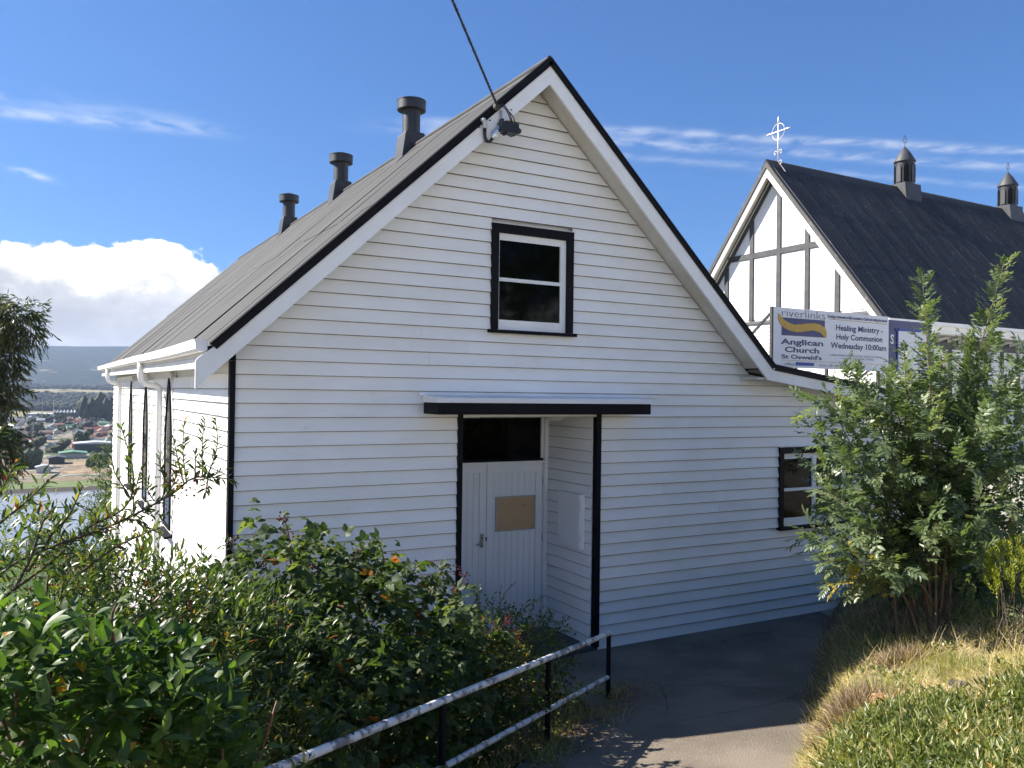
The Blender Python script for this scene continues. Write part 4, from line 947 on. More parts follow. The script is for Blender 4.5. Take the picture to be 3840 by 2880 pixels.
def sprigs(base, dirs, ln, m, leafL, spread=.85, droop=.1, up=.6, jit=.35, t0=.15):
    """leaves along short shoots"""
    N = len(base); dirs = nrm(dirs); ln = np.broadcast_to(ln, N); e1 = nrm(np.cross(dirs, nrm(rng.normal(size=(N, 3))))); e2 = np.cross(dirs, e1); ph = rng.random(N)*6.28
    P, X, D, L = [], [], [], []
    for j in range(m):
        t = t0+(1-t0)*(j+.5)/m; a = ph+j*2.4; pr_ = np.cos(a)[:, None]*e1+np.sin(a)[:, None]*e2
        p = base+dirs*(ln*t)[:, None]+np.array((0, 0, -1.0))*(droop*ln*t*t)[:, None]
        sp_ = spread*(1.15-.7*t)
        x = nrm(dirs*(.55+.5*t)+pr_*sp_+rng.normal(0, jit*.5, (N, 3))+np.array((0, 0, -droop)))
        n_ = nrm(np.array((0, 0, 1.0))*up+dirs*.5+rng.normal(0, jit, (N, 3)))
        P.append(p); X.append(x); D.append(n_); L.append(leafL*(.7+.5*rng.random(N))*(1-.25*abs(t-.55)))
    return np.concatenate(P), np.concatenate(X), np.concatenate(D), np.concatenate(L)
def stems_mesh(segs, r0, r1=None, n=4):
    """thin tapering stems; segs: list of point lists"""
    m = MB()
    for pts in segs:
        k_ = len(pts); ra = np.linspace(r0, r1 if r1 is not None else r0*.5, k_); m.tube(pts, list(ra), n)
    return m
def curve(pts, n=16):
    P_ = [np.array(p, float) for p in pts]; out = []
    for i in range(len(P_)-1):
        p0, p1, p2, p3 = P_[max(i-1, 0)], P_[i], P_[i+1], P_[min(i+2, len(P_)-1)]
        for k_ in range(n):
            t = k_/n; out.append(.5*((2*p1)+(-p0+p2)*t+(2*p0-5*p1+4*p2-p3)*t*t+(-p0+3*p1-3*p2+p3)*t**3))
    return np.array(out+[P_[-1]])
def along(C, step, n_keep=None, t0=0.0):
    d = np.linalg.norm(np.diff(C, axis=0), axis=1); s = np.concatenate([[0], np.cumsum(d)]); q = np.arange(s[-1]*t0, s[-1], step)
    P = np.stack([np.interp(q, s, C[:, k_]) for k_ in range(3)], -1); q2 = np.minimum(q+.02, s[-1]); P2 = np.stack([np.interp(q2, s, C[:, k_]) for k_ in range(3)], -1); q0 = np.maximum(q-.02, 0); P0 = np.stack([np.interp(q0, s, C[:, k_]) for k_ in range(3)], -1)
    return P, nrm(P2-P0), q/s[-1]
def shoot_leaves(C, step, leafL, t0=.1, spread=1.0, droop=.1, up=.8, jit=.3):
    P, T, t = along(C, step, t0=t0); N = len(P); e1 = nrm(np.cross(T, rng.normal(size=(N, 3)))); e2 = np.cross(T, e1); a = np.arange(N)*2.4
    pr_ = np.cos(a)[:, None]*e1+np.sin(a)[:, None]*e2
    X = nrm(T*(.4+.5*t)[:, None]+pr_*spread+rng.normal(0, jit*.4, (N, 3))-np.array((0, 0, droop)))
    D = nrm(np.array((0, 0, up))+rng.normal(0, jit, (N, 3))+T*.3)
    return P, X, D, leafL*(.7+.45*rng.random(N))*(1-.35*t)
def cat4(*sets): return tuple(np.concatenate([s_[i] for s_ in sets]) for i in range(4))
def blob(px_, py_, d, r, rz): return (at(px_, py_, d), r, rz)
def berries(parent, centers, n, rad_, spread, mat, nm='berries', sub=8):
    ico = bmesh.new(); bmesh.ops.create_icosphere(ico, subdivisions=1, radius=1); V0 = np.array([v.co[:] for v in ico.verts]); F0 = np.array([[v.index for v in f.verts] for f in ico.faces]); ico.free()
    c = centers[rng.integers(0, len(centers), n)]+rng.normal(0, spread, (n, 3)); r_ = rad_*(.7+.5*rng.random(n))
    V = (c[:, None]+V0[None]*r_[:, None, None]).reshape(-1, 3); F = (F0[None]+(np.arange(n)*len(V0))[:, None, None]).reshape(-1, 3)
    me = bpy.data.meshes.new(nm); fast_mesh(me, V, F, True); me.materials.append(mat); tag(link(nm, me, parent), kind='stuff')
def tints(n, mean=.45, sd=.22, odd=.0): 
    t = np.clip(rng.normal(mean, sd, n), 0, .93); k_ = rng.random(n) < odd; t[k_] = .95+.05*rng.random(k_.sum()); return t
def roots(blobs, ground, n, r0, wob=.12):
    segs = []
    for i in range(n):
        c, r, rz = blobs[i % len(blobs)]; c = np.array(c)
        g = c+np.array((rng.normal(0, r*.25), rng.normal(0, r*.25), 0)); g[2] = ground(g[0], g[1])-.1
        tip = c+np.array((rng.normal(0, r*.5), rng.normal(0, r*.5), rz*rng.uniform(.3, .9)))
        mid = (g+tip)/2+rng.normal(0, wob, 3); segs.append(curve([g, mid, tip], 5))
    return segs
gz = lambda x, y: float(ground_z(np.array(x), np.array(y)))

# ------------------------------------------------------------------ bramble thicket
br_b = [blob(1080, 2390, 5.8, .70, .58), blob(1400, 2460, 6.2, .68, .56), blob(820, 2560, 5.2, .75, .46), blob(1620, 2620, 6.5, .50, .42), blob(1200, 2760, 5.75, .85, .70), blob(1430, 2860, 5.7, .42, .55), blob(860, 2850, 4.7, .7, .6), blob(1540, 2680, 6.3, .42, .5)]
bram = tag(empty('bramble_thicket', (*br_b[0][0][:2], 0)), 'dark green bramble thicket with toothed leaves and red berries below the hall wall', 'bush')
P, N_ = blob_points(br_b, 2100, noise=.24)
d_ = nrm(N_*.8+np.array((0, 0, .55))+rng.normal(0, .35, N_.shape))
A = sprigs(P-d_*.10, d_, .20+.22*rng.random(len(P))**2, 4, .118, 1.0, .25, .9, .45)
P2, N2 = blob_points(br_b, 2000, .55, .12); B_ = sprigs(P2, nrm(N2+rng.normal(0, .5, N2.shape)), .2, 2, .10, 1.0, .2, .8, .5)
canes = []; cane_sets = []
for (a, b, c, e) in (((1250, 2500, 5.6), (1330, 2330, 5.8), (1420, 2160, 6.0), (1560, 2150, 6.1)), ((1500, 2450, 6.1), (1600, 2250, 6.2), (1640, 2160, 6.3), (1680, 2120, 6.3)), ((950, 2400, 5.6), (900, 2200, 5.6), (880, 2090, 5.6), (850, 2010, 5.55)),
                     ((1100, 2300, 5.6), (1090, 2100, 5.6), (1080, 1990, 5.6), (1060, 1940, 5.6)), ((1500, 2350, 6.2), (1450, 2150, 6.2), (1430, 2060, 6.2), (1400, 2010, 6.1)), ((1450, 2300, 6.2), (1560, 2130, 6.2), (1620, 2110, 6.2), (1720, 2210, 6.2)),
                     ((700, 2450, 5.2), (820, 2280, 5.2), (950, 2230, 5.3), (1060, 2200, 5.4)), ((1000, 2500, 5.1), (1060, 2440, 5.0), (1080, 2380, 5.0), (1040, 2290, 5.0)), ((1350, 2700, 5.6), (1600, 2540, 6.0), (1760, 2500, 6.3), (1830, 2490, 6.5)), ((760, 2400, 5.0), (740, 2250, 5.0), (700, 2170, 5.0), (640, 2120, 5.0))):
    C_ = curve([at(*a), at(*b), at(*c), at(*e)], 10); canes.append(C_); cane_sets.append(shoot_leaves(C_, .045, .10, .25, .9, .15, .9))
A = cat4(A, B_, *cane_sets)
foliage(bram, T_BRAM, *A, tints(len(A[0]), .45, .24, .014), L_BRAM, 300)
tag(stems_mesh(canes, .0075, .003, 5).build('cane', CANE, bram, True), kind='stuff')
tag(stems_mesh(roots(br_b, gz, 26, .01), .010, .005, 5).build('stem', WOOD, bram, True), kind='stuff')
px0 = np.array([at(*p) for p in ((1060, 1945, 5.6), (1090, 2000, 5.5), (1140, 2090, 5.5), (1180, 2130, 5.4), (1290, 2390, 5.3), (1360, 2560, 5.0), (1720, 2130, 6.2), (1740, 2160, 6.2), (1340, 2080, 5.9), (1000, 2190, 5.3), (870, 2030, 5.5), (980, 2110, 5.5))])
berries(bram, px0, 230, .0075, .022, BLACKB)

# ------------------------------------------------------------------ small-leaved cotoneaster by the porch
co_b = [blob(1830, 2480, 7.0, .40, .34), blob(1960, 2470, 7.4, .34, .28), blob(1900, 2600, 7.0, .40, .36), blob(1740, 2620, 6.8, .40, .40), blob(1620, 2780, 6.4, .36, .36)]
cot = tag(empty('cotoneaster_bush', (*co_b[0][0][:2], 0)), 'small-leaved arching bush with red berries in front of the porch step', 'bush')
P, N_ = blob_points(co_b, 1500, noise=.2); d_ = nrm(N_+np.array((0, 0, .5))+rng.normal(0, .45, N_.shape))
A = sprigs(P-d_*.06, d_, .20+.18*rng.random(len(P)), 8, .040, .9, .25, .7, .45)
P2, N2 = blob_points(co_b, 1200, .6, .15); B_ = sprigs(P2, nrm(N2+rng.normal(0, .6, N2.shape)), .16, 6, .04, .9, .2, .7, .5)
arcs = []; sets_ = []
for tip in ((1935, 2180, 7.0), (1880, 2190, 6.9), (2050, 2230, 7.3), (2020, 2250, 7.2), (1965, 2300, 7.1), (2110, 2330, 7.5), (2140, 2370, 7.5), (2050, 2350, 7.3), (1800, 2180, 6.8), (1750, 2190, 6.8), (2120, 2480, 7.2), (2110, 2400, 7.4), (2000, 2420, 7.2), (2150, 2610, 7.0), (1700, 2350, 6.4)):
    T_ = at(*tip); S_ = np.array(co_b[0][0])+rng.normal(0, .08, 3); mid = S_*.45+T_*.55+np.array((0, 0, .14)); C_ = curve([S_, mid, T_], 10); arcs.append(C_); sets_.append(shoot_leaves(C_, .020, .040, .2, .9, .1, .6, .5))
A = cat4(A, B_, *sets_)
foliage(cot, T_SMALL, *A, tints(len(A[0]), .48, .24, .035), L_COT, 240)
tag(stems_mesh(arcs, .004, .0015, 4).build('shoot', GREENSTEM, cot, True), kind='stuff')
tag(stems_mesh(roots(co_b, gz, 14, .008), .008, .003, 4).build('stem', WOOD, cot, True), kind='stuff')
berries(cot, np.array([at(*p) for p in ((1930, 2380, 6.7), (1945, 2410, 6.7), (1990, 2400, 7.0), (1900, 2330, 6.7), (1850, 2350, 6.7), (1990, 2440, 7.0), (1560, 2190, 6.1), (1820, 2560, 6.3))]), 150, .0055, .03, BERRY)

# ------------------------------------------------------------------ narrow-leaved berry shrub with the arching branch
py_b = [blob(230, 2400, 4.4, .70, .38), blob(610, 2460, 4.7, .50, .30), blob(40, 2230, 4.0, .40, .36), blob(430, 2340, 4.6, .42, .26), blob(700, 2520, 4.6, .5, .4), blob(350, 2560, 4.1, .7, .4), blob(930, 2620, 4.6, .4, .4), blob(760, 2790, 4.1, .45, .4)]
pyr = tag(empty('berry_shrub', (*py_b[0][0][:2], 0)), 'narrow-leaved shrub with dark red berries and a long branch crossing the hall corner', 'bush')
P, N_ = blob_points(py_b, 2100, noise=.18); d_ = nrm(N_+np.array((0, 0, .6))+rng.normal(0, .4, N_.shape))
A = sprigs(P-d_*.08, d_, .20+.16*rng.random(len(P)), 8, .066, .8, .1, .8, .4)
P2, N2 = blob_points(py_b, 2000, .6, .15); B_ = sprigs(P2, nrm(N2+rng.normal(0, .6, N2.shape)), .18, 5, .062, .9, .1, .8, .5)
brs = []; tw = []; sets_ = []
main = [((-150, 2300, 3.7), (60, 2110, 3.75), (430, 1965, 3.85), (640, 1855, 3.9), (720, 1795, 3.95), (800, 1790, 3.95), (880, 1800, 3.95)), ((0, 2250, 3.8), (200, 2100, 3.9), (330, 1980, 3.9), (470, 1900, 3.9), (500, 1780, 3.9), (455, 1600, 3.9)),
        ((-200, 2200, 3.4), (-40, 2000, 3.5), (100, 1880, 3.5), (185, 1800, 3.5)), ((-150, 2150, 3.3), (-60, 1950, 3.3), (10, 1830, 3.3), (60, 1730, 3.3)), ((100, 2150, 3.8), (190, 2010, 3.8), (260, 1930, 3.8), (310, 1820, 3.8)), ((300, 2150, 4.0), (420, 2060, 4.0), (520, 2010, 4.0), (600, 1980, 4.0)),
        ((-180, 2050, 3.2), (-100, 1800, 3.2), (-30, 1660, 3.2), (30, 1590, 3.2)), ((60, 2200, 3.6), (120, 2080, 3.6), (160, 1960, 3.6), (205, 1900, 3.6))]
for q in main:
    C_ = curve([at(*p) for p in q], 10); brs.append(C_); sets_.append(shoot_leaves(C_, .009, .075, .15, .85, .0, .8, .5))
for st, tip in (((700, 1810, 3.95), (690, 1580, 3.95)), ((760, 1792, 3.95), (770, 1570, 3.95)), ((775, 1792, 3.95), (808, 1565, 3.95)), ((650, 1850, 3.9), (600, 1700, 3.9)), ((780, 1795, 3.95), (770, 1870, 3.9)), ((690, 1815, 3.95), (650, 1640, 3.9)), ((500, 1930, 3.9), (530, 1760, 3.9)), ((580, 1880, 3.9), (560, 1790, 3.9)),
                ((620, 1860, 3.9), (660, 1750, 3.9)), ((430, 1960, 3.85), (400, 1830, 3.8)), ((350, 2010, 3.85), (300, 1900, 3.8)), ((250, 2050, 3.8), (190, 1930, 3.75)), ((540, 1910, 3.9), (640, 1930, 3.9)), ((460, 1950, 3.85), (560, 2000, 3.9)), ((720, 1795, 3.95), (845, 1760, 3.95)), ((480, 1850, 3.9), (420, 1720, 3.9)), ((300, 2040, 3.9), (370, 1890, 3.9)), ((730, 1795, 3.95), (730, 1700, 3.95))):
    a, b = at(*st), at(*tip); C_ = curve([a, (a+b)/2+rng.normal(0, .02, 3), b], 8); tw.append(C_); sets_.append(shoot_leaves(C_, .008, .060, .05, .8, -.1, .6, .5))
A = cat4(A, B_, *sets_)
foliage(pyr, T_NARROW, *A, tints(len(A[0]), .5, .24, .02), L_COT, 300)
tag(stems_mesh(brs, .0085, .0025, 6).build('branch', WOOD, pyr, True), kind='stuff'); tag(stems_mesh(tw, .004, .0018, 4).build('twig', GREENSTEM, pyr, True), kind='stuff')
tag(stems_mesh(roots(py_b, gz, 22, .01), .012, .005, 5).build('stem', WOOD, pyr, True), kind='stuff')
berries(pyr, np.array([at(*p) for p in ((690, 1825, 3.9), (700, 1830, 3.9), (620, 1840, 3.9), (80, 2080, 4.0), (240, 2100, 4.0), (300, 2120, 4.1), (450, 2000, 3.9), (130, 2180, 3.9), (480, 2150, 4.3), (550, 2230, 4.3), (330, 2090, 4.1), (180, 2170, 3.9))]), 120, .006, .05, BERRY)

# ------------------------------------------------------------------ broad-leaved shrub in the near corner
vb = [blob(220, 2830, 3.0, .52, .36), blob(560, 2880, 3.25, .34, .28), blob(30, 2720, 2.8, .34, .28), blob(400, 2660, 3.2, .28, .18)]
vib = tag(empty('broad_leaved_shrub', (*vb[0][0][:2], 0)), 'bright green broad-leaved shrub with red stalks in the near corner', 'bush')
P, N_ = blob_points(vb, 230, noise=.12, keep_low=-.5); d_ = nrm(N_*.6+np.array((0, 0, .9))+rng.normal(0, .25, N_.shape))
A = sprigs(P-d_*.12, d_, .20+.08*rng.random(len(P)), 9, .105, 1.0, .05, .8, .3, .1)
P2, N2 = blob_points(vb, 640, .6, .1); B_ = sprigs(P2, nrm(N2+np.array((0, 0, .6))), .16, 4, .10, 1.0, .2, .8, .4)
shoots = [C_ for C_ in (curve([at(*a), at(*b), at(*c)], 8) for a, b, c in (((200, 2660, 2.85), (185, 2520, 2.85), (178, 2400, 2.85)), ((340, 2560, 3.0), (335, 2420, 3.0), (345, 2300, 3.0)), ((180, 2420, 3.1), (180, 2320, 3.1), (185, 2260, 3.1)), ((60, 2700, 2.7), (60, 2580, 2.7), (50, 2540, 2.7)), ((430, 2440, 3.1), (420, 2320, 3.1), (440, 2260, 3.1)), ((530, 2760, 3.2), (560, 2700, 3.2), (580, 2660, 3.2))))]
sets_ = [shoot_leaves(C_, .018, .12, .3, 1.0, -.05, .8, .25) for C_ in shoots]
A = cat4(A, B_, *sets_)
foliage(vib, T_BROAD, *A, tints(len(A[0]), .5, .2, .008), L_VIB, 300)
tag(stems_mesh(shoots, .006, .004, 6).build('stalk', CANE, vib, True), kind='stuff'); tag(stems_mesh(roots(vb, gz, 14, .01), .010, .005, 5).build('stem', CANE, vib, True), kind='stuff')

gb = [blob(1230, 2690, 4.75, .20, .13), blob(1330, 2760, 4.8, .16, .12), blob(1110, 2770, 4.5, .17, .12)]
gol = tag(empty('golden_shrub', (*gb[0][0][:2], 0)), 'low yellow-green rosette shrub in front of the bramble thicket', 'bush')
P, N_ = blob_points(gb, 150, noise=.2, keep_low=-.2); d_ = nrm(N_+np.array((0, 0, .6)))
A = sprigs(P, d_, .05, 8, .034, 1.1, 0, .6, .3); foliage(gol, T_ROUND, *A, tints(len(A[0]), .5, .25), L_GOLD, 150)
tag(stems_mesh(roots(gb, gz, 12, .01), .006, .003, 4).build('stem', WOOD, gol, True), kind='stuff')

# ------------------------------------------------------------------ ash sapling on the bank
ab = [blob(3440, 1800, 7.50, 0.79, 0.79), blob(3740, 1760, 7.83, 0.79, 0.88), blob(3330, 2010, 7.33, 0.50, 0.42), blob(3580, 2090, 7.33, 0.54, 0.42), blob(3270, 1620, 7.42, 0.35, 0.42), blob(3820, 2060, 7.50, 0.50, 0.33)]
aroot = at(3475, 2290, 7.50); aroot[2] = float(bank_z(aroot[0], aroot[1]))
ash = tag(empty('ash_sapling', aroot), 'multi-stemmed ash sapling with feathery leaves in front of the lean-to window', 'tree')
stems, sets_ = [], []
tips = [(3460, 1030, 7.50), (3765, 985, 7.67), (3180, 1370, 7.33), (3390, 1290, 7.58), (3620, 1260, 7.67), (3850, 1330, 7.75), (3130, 1540, 7.25), (3080, 1830, 7.17), (3065, 2100, 7.08), (3100, 2190, 7.08), (3320, 1400, 7.42), (3540, 1330, 7.58), (3700, 1330, 7.50), (3920, 1500, 7.67), (3250, 1500, 7.25), (3150, 1700, 7.17), (3460, 1500, 7.17), (3670, 1600, 7.17), (3370, 1750, 7.00), (3540, 1850, 6.92), (3190, 1960, 7.00), (3720, 1950, 7.08), (3850, 1700, 7.25)]
for tp in tips:
    T_ = at(*tp); S_ = aroot+np.array((rng.normal(0, .12), rng.normal(0, .12), 0)); mid = S_*.5+T_*.5+np.array((0, 0, .10 if tp[1] < 1600 else .25))+(S_-T_)*np.array((.18, .18, 0)); C_ = curve([S_, mid, T_], 12); stems.append(C_)
    P, T, t = along(C_, .045, t0=.35)
    n_ = len(P); e1 = nrm(np.cross(T, (0.3, .2, 1.0))); e2 = np.cross(e1, T); a = np.arange(n_)*1.57+rng.normal(0, .25, n_)
    for sg_ in (1, -1):
        pr_ = sg_*(np.cos(a)[:, None]*e1+np.sin(a)[:, None]*e2)
        X = nrm(pr_*.85+T*(.55+.4*t)[:, None]+rng.normal(0, .12, (n_, 3))); D = nrm(np.array((0, 0, 1.0))+T*.4+rng.normal(0, .3, (n_, 3)))
        sets_.append((P, X, D, (.25*(.7+.4*rng.random(n_))*(1-.45*t**3))))
P, N_ = blob_points(ab, 290, noise=.15); d_ = nrm(N_*.7+np.array((0, 0, .5))+rng.normal(0, .3, N_.shape)); sets_.append(sprigs(P-d_*.15, d_, .40, 4, .205, .9, .1, .9, .35))
P2, N2 = blob_points(ab, 130, .6, .1); sets_.append(sprigs(P2, nrm(N2+rng.normal(0, .5, N2.shape)), .26, 3, .22, .9, .2, .9, .4))
A = cat4(*sets_); ta = tints(len(A[0]), .55, .24, 0); ta[(A[0][:, 2] < 1.55) & (rng.random(len(ta)) < .10)] = .99
foliage(ash, T_PIN, *A, ta, L_ASH, 300)
tag(stems_mesh(stems, .015, .003, 6).build('trunk', pm('young ash bark', (.20, .13, .08), (.12, .08, .055), 8, .7), ash, True), kind='stuff')

db = [blob(3800, 2010, 9.3, .95, .75), blob(3960, 1800, 9.6, 1.0, 1.0), blob(3640, 2110, 9.3, .6, .5), blob(3350, 2130, 9.0, .4, .35)]
dsh = tag(empty('evergreen_shrub', (db[0][0][0], db[0][0][1], float(bank_z(db[0][0][0], db[0][0][1])))), 'dark dense evergreen shrub behind the ash sapling', 'bush')
P, N_ = blob_points(db, 1500, noise=.15); d_ = nrm(N_+np.array((0, 0, .5))+rng.normal(0, .4, N_.shape))
A = sprigs(P-d_*.05, d_, .22, 6, .075, .9, .1, .8, .4); P2, N2 = blob_points(db, 900, .6, .1); A = cat4(A, sprigs(P2, N2, .2, 4, .075, .9, .1, .8, .5))
foliage(dsh, T_SMALL, *A, tints(len(A[0]), .4, .25), L_BRAM)
tag(stems_mesh(roots(db, lambda x, y: float(bank_z(x, y)), 12, .01), .012, .005, 5).build('stem', WOOD, dsh, True), kind='stuff')

hb = [blob(3810, 2140, 6.5, .20, .17), blob(3770, 2215, 6.4, .12, .11), blob(3880, 2190, 6.4, .22, .18)]
hea = tag(empty('lime_heath_bush', (*hb[0][0][:2], .9)), 'lime yellow heath bush on the bank at the picture edge', 'bush')
P, N_ = blob_points(hb, 420, noise=.25, keep_low=-.3); d_ = nrm(N_*.5+np.array((0, 0, 1.0))+rng.normal(0, .2, N_.shape))
A = sprigs(P-d_*.05, d_, .14, 20, .026, .9, 0, .5, .3, .0); foliage(hea, T_NEEDLE, *A, tints(len(A[0]), .5, .25), L_HEATH)
tag(stems_mesh([curve([np.array((c[0]+rng.normal(0, .08), c[1]+rng.normal(0, .08), float(bank_z(c[0], c[1])))), np.array(c)+rng.normal(0, .1, 3)], 5) for c, r, rz in hb for _ in range(7)], .006, .003, 4).build('stem', WOOD, hea, True), kind='stuff')

# ------------------------------------------------------------------ bank grass, groundcover, weeds
def on_bank(n, pxr, pyr_, dr):
    px_ = rng.uniform(*pxr, n); d = rng.uniform(*dr, n)
    P = np.stack([at(a, 2000, b) for a, b in zip(px_, d)]); P[:, 2] = bank_z(P[:, 0], P[:, 1])
    e = right_of_path(P[:, 0], P[:, 1]); qx, qy, qd = proj(P)
    ok = (e > -.08) & (qy > pyr_[0]) & (qy < pyr_[1]) & (P[:, 1] < -.1) ; return P[ok]
def blades(P, L, lean=.45, tmean=.5, tsd=.25, up=1.0):
    n = len(P); X = nrm(np.array((0, 0, up))+rng.normal(0, lean, (n, 3))*np.array((1, 1, .3))); D = nrm(rng.normal(size=(n, 3))*np.array((1, 1, .2)))
    return P, X, D, L*(.55+.7*rng.random(n)), np.clip(rng.normal(tmean, tsd, n), 0, 1)
def clump_noise(P, k=1.0): return .5+.5*np.sin(P[:, 0]*2.3*k+1.3)*np.sin(P[:, 1]*2.9*k+.4)+.25*np.sin(P[:, 0]*6.1*k-P[:, 1]*4.3*k)
def flow(P, a=1.0): th = 2.2*np.sin(P[:, 0]*1.9+P[:, 1]*.7)+1.9*np.sin(P[:, 1]*2.6-P[:, 0]*1.1+2); return np.stack([np.cos(th), np.sin(th), np.zeros(len(P))], -1)*a
P = on_bank(84000, (2900, 4900), (2150, 2900), (4.0, 10.5)); cn = clump_noise(P, 1.3); P = P[rng.random(len(P)) < .35+.65*np.clip(cn, 0, 1)]; cn = clump_noise(P, 1.3); c2 = clump_noise(P, 3.1)
G = blades(P, .065+.06*np.clip(c2, 0, 1.2), .9, .60, .18, .55); X_ = nrm(G[1]+flow(P, .55)); tn = np.clip(G[4]+.55*(clump_noise(P, .8)-.55), 0, 1)
Pg = on_bank(42000, (2900, 4900), (2150, 2900), (4.0, 10.5)); kg = clump_noise(Pg+7.3, 1.1)+.25*rng.random(len(Pg)) > .80; Pg = Pg[kg]; Gg = blades(Pg, .11, .45, .15, .13, 1.0)
Ps = on_bank(4200, (2900, 4900), (2150, 2900), (4.0, 10.5)); Gs = blades(Ps, .24, .45, .85, .12, 1.0)
o = link('grass', mesh_of('grass', [place(T_BLADE, P, X_, G[2], G[3], tn), place(T_BLADE, *Gg[:4], Gg[4]), place(T_STALK, *Gs[:4], Gs[4])], L_GRASS)); tag(o, 'dry tufty grass covering the bank beside the path', 'grass', kind='stuff')
# small broad weeds between the grass
P = on_bank(2600, (2900, 4050), (2200, 2900), (4.0, 9.5)); P = P[clump_noise(P+3.1, 1.6) > .62]
S_ = sprigs(P, nrm(np.array((0, 0, 1.0))+rng.normal(0, .4, (len(P), 3))), .07, 6, .035, 1.1, 0, .6, .5, .0)
o = link('bank_weeds', mesh_of('bank_weeds', [place(T_SMALL, *S_[:3], S_[3], tints(len(S_[0]), .45, .25, .05))], L_GC)); tag(o, 'small broad-leaved weeds among the grass of the bank', 'weeds', kind='stuff')
# overhanging straw at the bank edge
P = on_bank(30000, (2850, 3400), (2150, 2900), (4.0, 10.5)); P = P[(right_of_path(P[:, 0], P[:, 1]) < .26)]; P = P[clump_noise(P, 2.6)+.4*rng.random(len(P)) > .45]
G = blades(P, .10, .8, .66, .24, .6); X_ = nrm(G[1]+flow(P, .5)+np.array((-.15, .12, -.15)))
o = link('edge_grass', mesh_of('edge_grass', [place(T_BLADE, G[0], X_, G[2], G[3], G[4])], L_GRASS)); tag(o, 'straw coloured grass hanging over the edge of the path', 'grass', kind='stuff')
# groundcover with narrow leaves in the near right corner
P = on_bank(15000, (2960, 5000), (2500, 3400), (2.2, 5.4)); qx, qy, qd = proj(P); lim = 2700-.22*(qx-3150)+60*np.sin(qx/70); P = P[qy > lim]
S_ = sprigs(P, nrm(np.array((0, 0, 1.0))+rng.normal(0, .35, (len(P), 3))), .09+.06*rng.random(len(P)), 6, .068, 1.05, .12, .45, .6, .0)
gcm = mesh_of('groundcover', [place(T_GC, *S_[:3], S_[3], np.clip(tints(len(S_[0]), .5, .26, .03)+.25*(clump_noise(S_[0], 2.2)-.5), 0, 1))], L_GC)
o = link('groundcover', gcm); tag(o, 'green narrow-leaved groundcover spilling over the near bank', 'groundcover', kind='stuff')
# dead brown clumps
for nm, px_, py_, d, r, h, lab in (('dead_grass_clump', 3230, 2480, 5.9, .30, .15, 'brown dead grass clump beside the sandstone rock'), ('dead_grass_clump', 3120, 2330, 7.5, .26, .12, 'brown dried weed clump at the shaded bank edge'), ('dead_grass_clump', 3400, 2370, 6.8, .25, .11, 'grey-brown dry twiggy clump in the middle of the bank')):
    c = at(px_, py_, d); c[2] = float(bank_z(c[0], c[1])); n = 1700
    q = c+np.stack([rng.normal(0, r*.4, n), rng.normal(0, r*.4, n), np.zeros(n)], -1); q[:, 2] = bank_z(q[:, 0], q[:, 1])-.01
    X = nrm((q-c)*np.array((1.8, 1.8, 0))+np.array((0, 0, r*.9))+rng.normal(0, .12, (n, 3)))
    t_ = tag(empty(nm, c), lab, 'grass clump', 'dead clumps on the bank')
    tag(link('blades', mesh_of('blades', [place(T_BLADE, q, X, nrm(rng.normal(size=(n, 3))), h*(.6+.8*rng.random(n)), np.clip(rng.normal(.45, .25, n), 0, 1))], L_DEAD), t_), kind='stuff')
# shaded weeds at the foot of the wall
n = 9000; px_ = rng.uniform(3000, 3620, n); d = rng.uniform(8.0, 11.2, n); P = np.stack([at(a, 2000, b) for a, b in zip(px_, d)]); P[:, 2] = bank_z(P[:, 0], P[:, 1]); P = P[(P[:, 1] < -.08) & (right_of_path(P[:, 0], P[:, 1]) > -.1)]
G = blades(P, .15, .6, .45, .25)
o = link('wall_weeds', mesh_of('wall_weeds', [place(T_BLADE, G[0], G[1], G[2], G[3], G[4])], L_DEAD)); tag(o, 'brown shaded weeds along the foot of the hall wall', 'weeds', kind='stuff')
# weeds and litter along the railing
n = 7000; s_ = rng.uniform(-4.5, .25, n); w_ = np.abs(rng.normal(0, .28, n))*rng.choice([-1, 1], n); w_ = np.where(w_ < 0, -w_*1.0*.55, -w_)   # positive = path side
P = np.stack([RAIL0[0]+RAILD[0]*s_+RAILD[1]*w_, RAIL0[1]+RAILD[1]*s_-RAILD[0]*w_, np.zeros(n)], -1); P[:, 2] = np.maximum(path_z(P[:, 0], P[:, 1]), ground_z(P[:, 0], P[:, 1]))-.01
k_ = (clump_noise(P, 1.7)+.35*rng.random(n) > .55); P = P[k_]; G = blades(P, .11, .7, .35, .28)
o = link('railing_weeds', mesh_of('railing_weeds', [place(T_BLADE, G[0], G[1], G[2], G[3], G[4])], L_GRASS)); tag(o, 'thin weeds and grass tufts under the handrail', 'weeds', kind='stuff')
n = 900; s_ = rng.uniform(-3.2, .6, n); w_ = rng.normal(.12, .16, n); P = np.stack([RAIL0[0]+RAILD[0]*s_+RAILD[1]*w_, RAIL0[1]+RAILD[1]*s_-RAILD[0]*w_, np.zeros(n)], -1); P[:, 2] = path_z(P[:, 0], P[:, 1])+.012+.012*rng.random(n)
o = link('leaf_litter', mesh_of('leaf_litter', [place(T_DIAM, P, nrm(rng.normal(size=(n, 3))*np.array((1, 1, .25))), nrm(np.array((0, 0, 1.0))+rng.normal(0, .35, (n, 3))), .025+.03*rng.random(n), np.clip(rng.normal(.55, .25, n), 0, 1))], L_LIT)); tag(o, 'fallen brown leaves scattered at the path edge', 'leaf litter', kind='stuff')
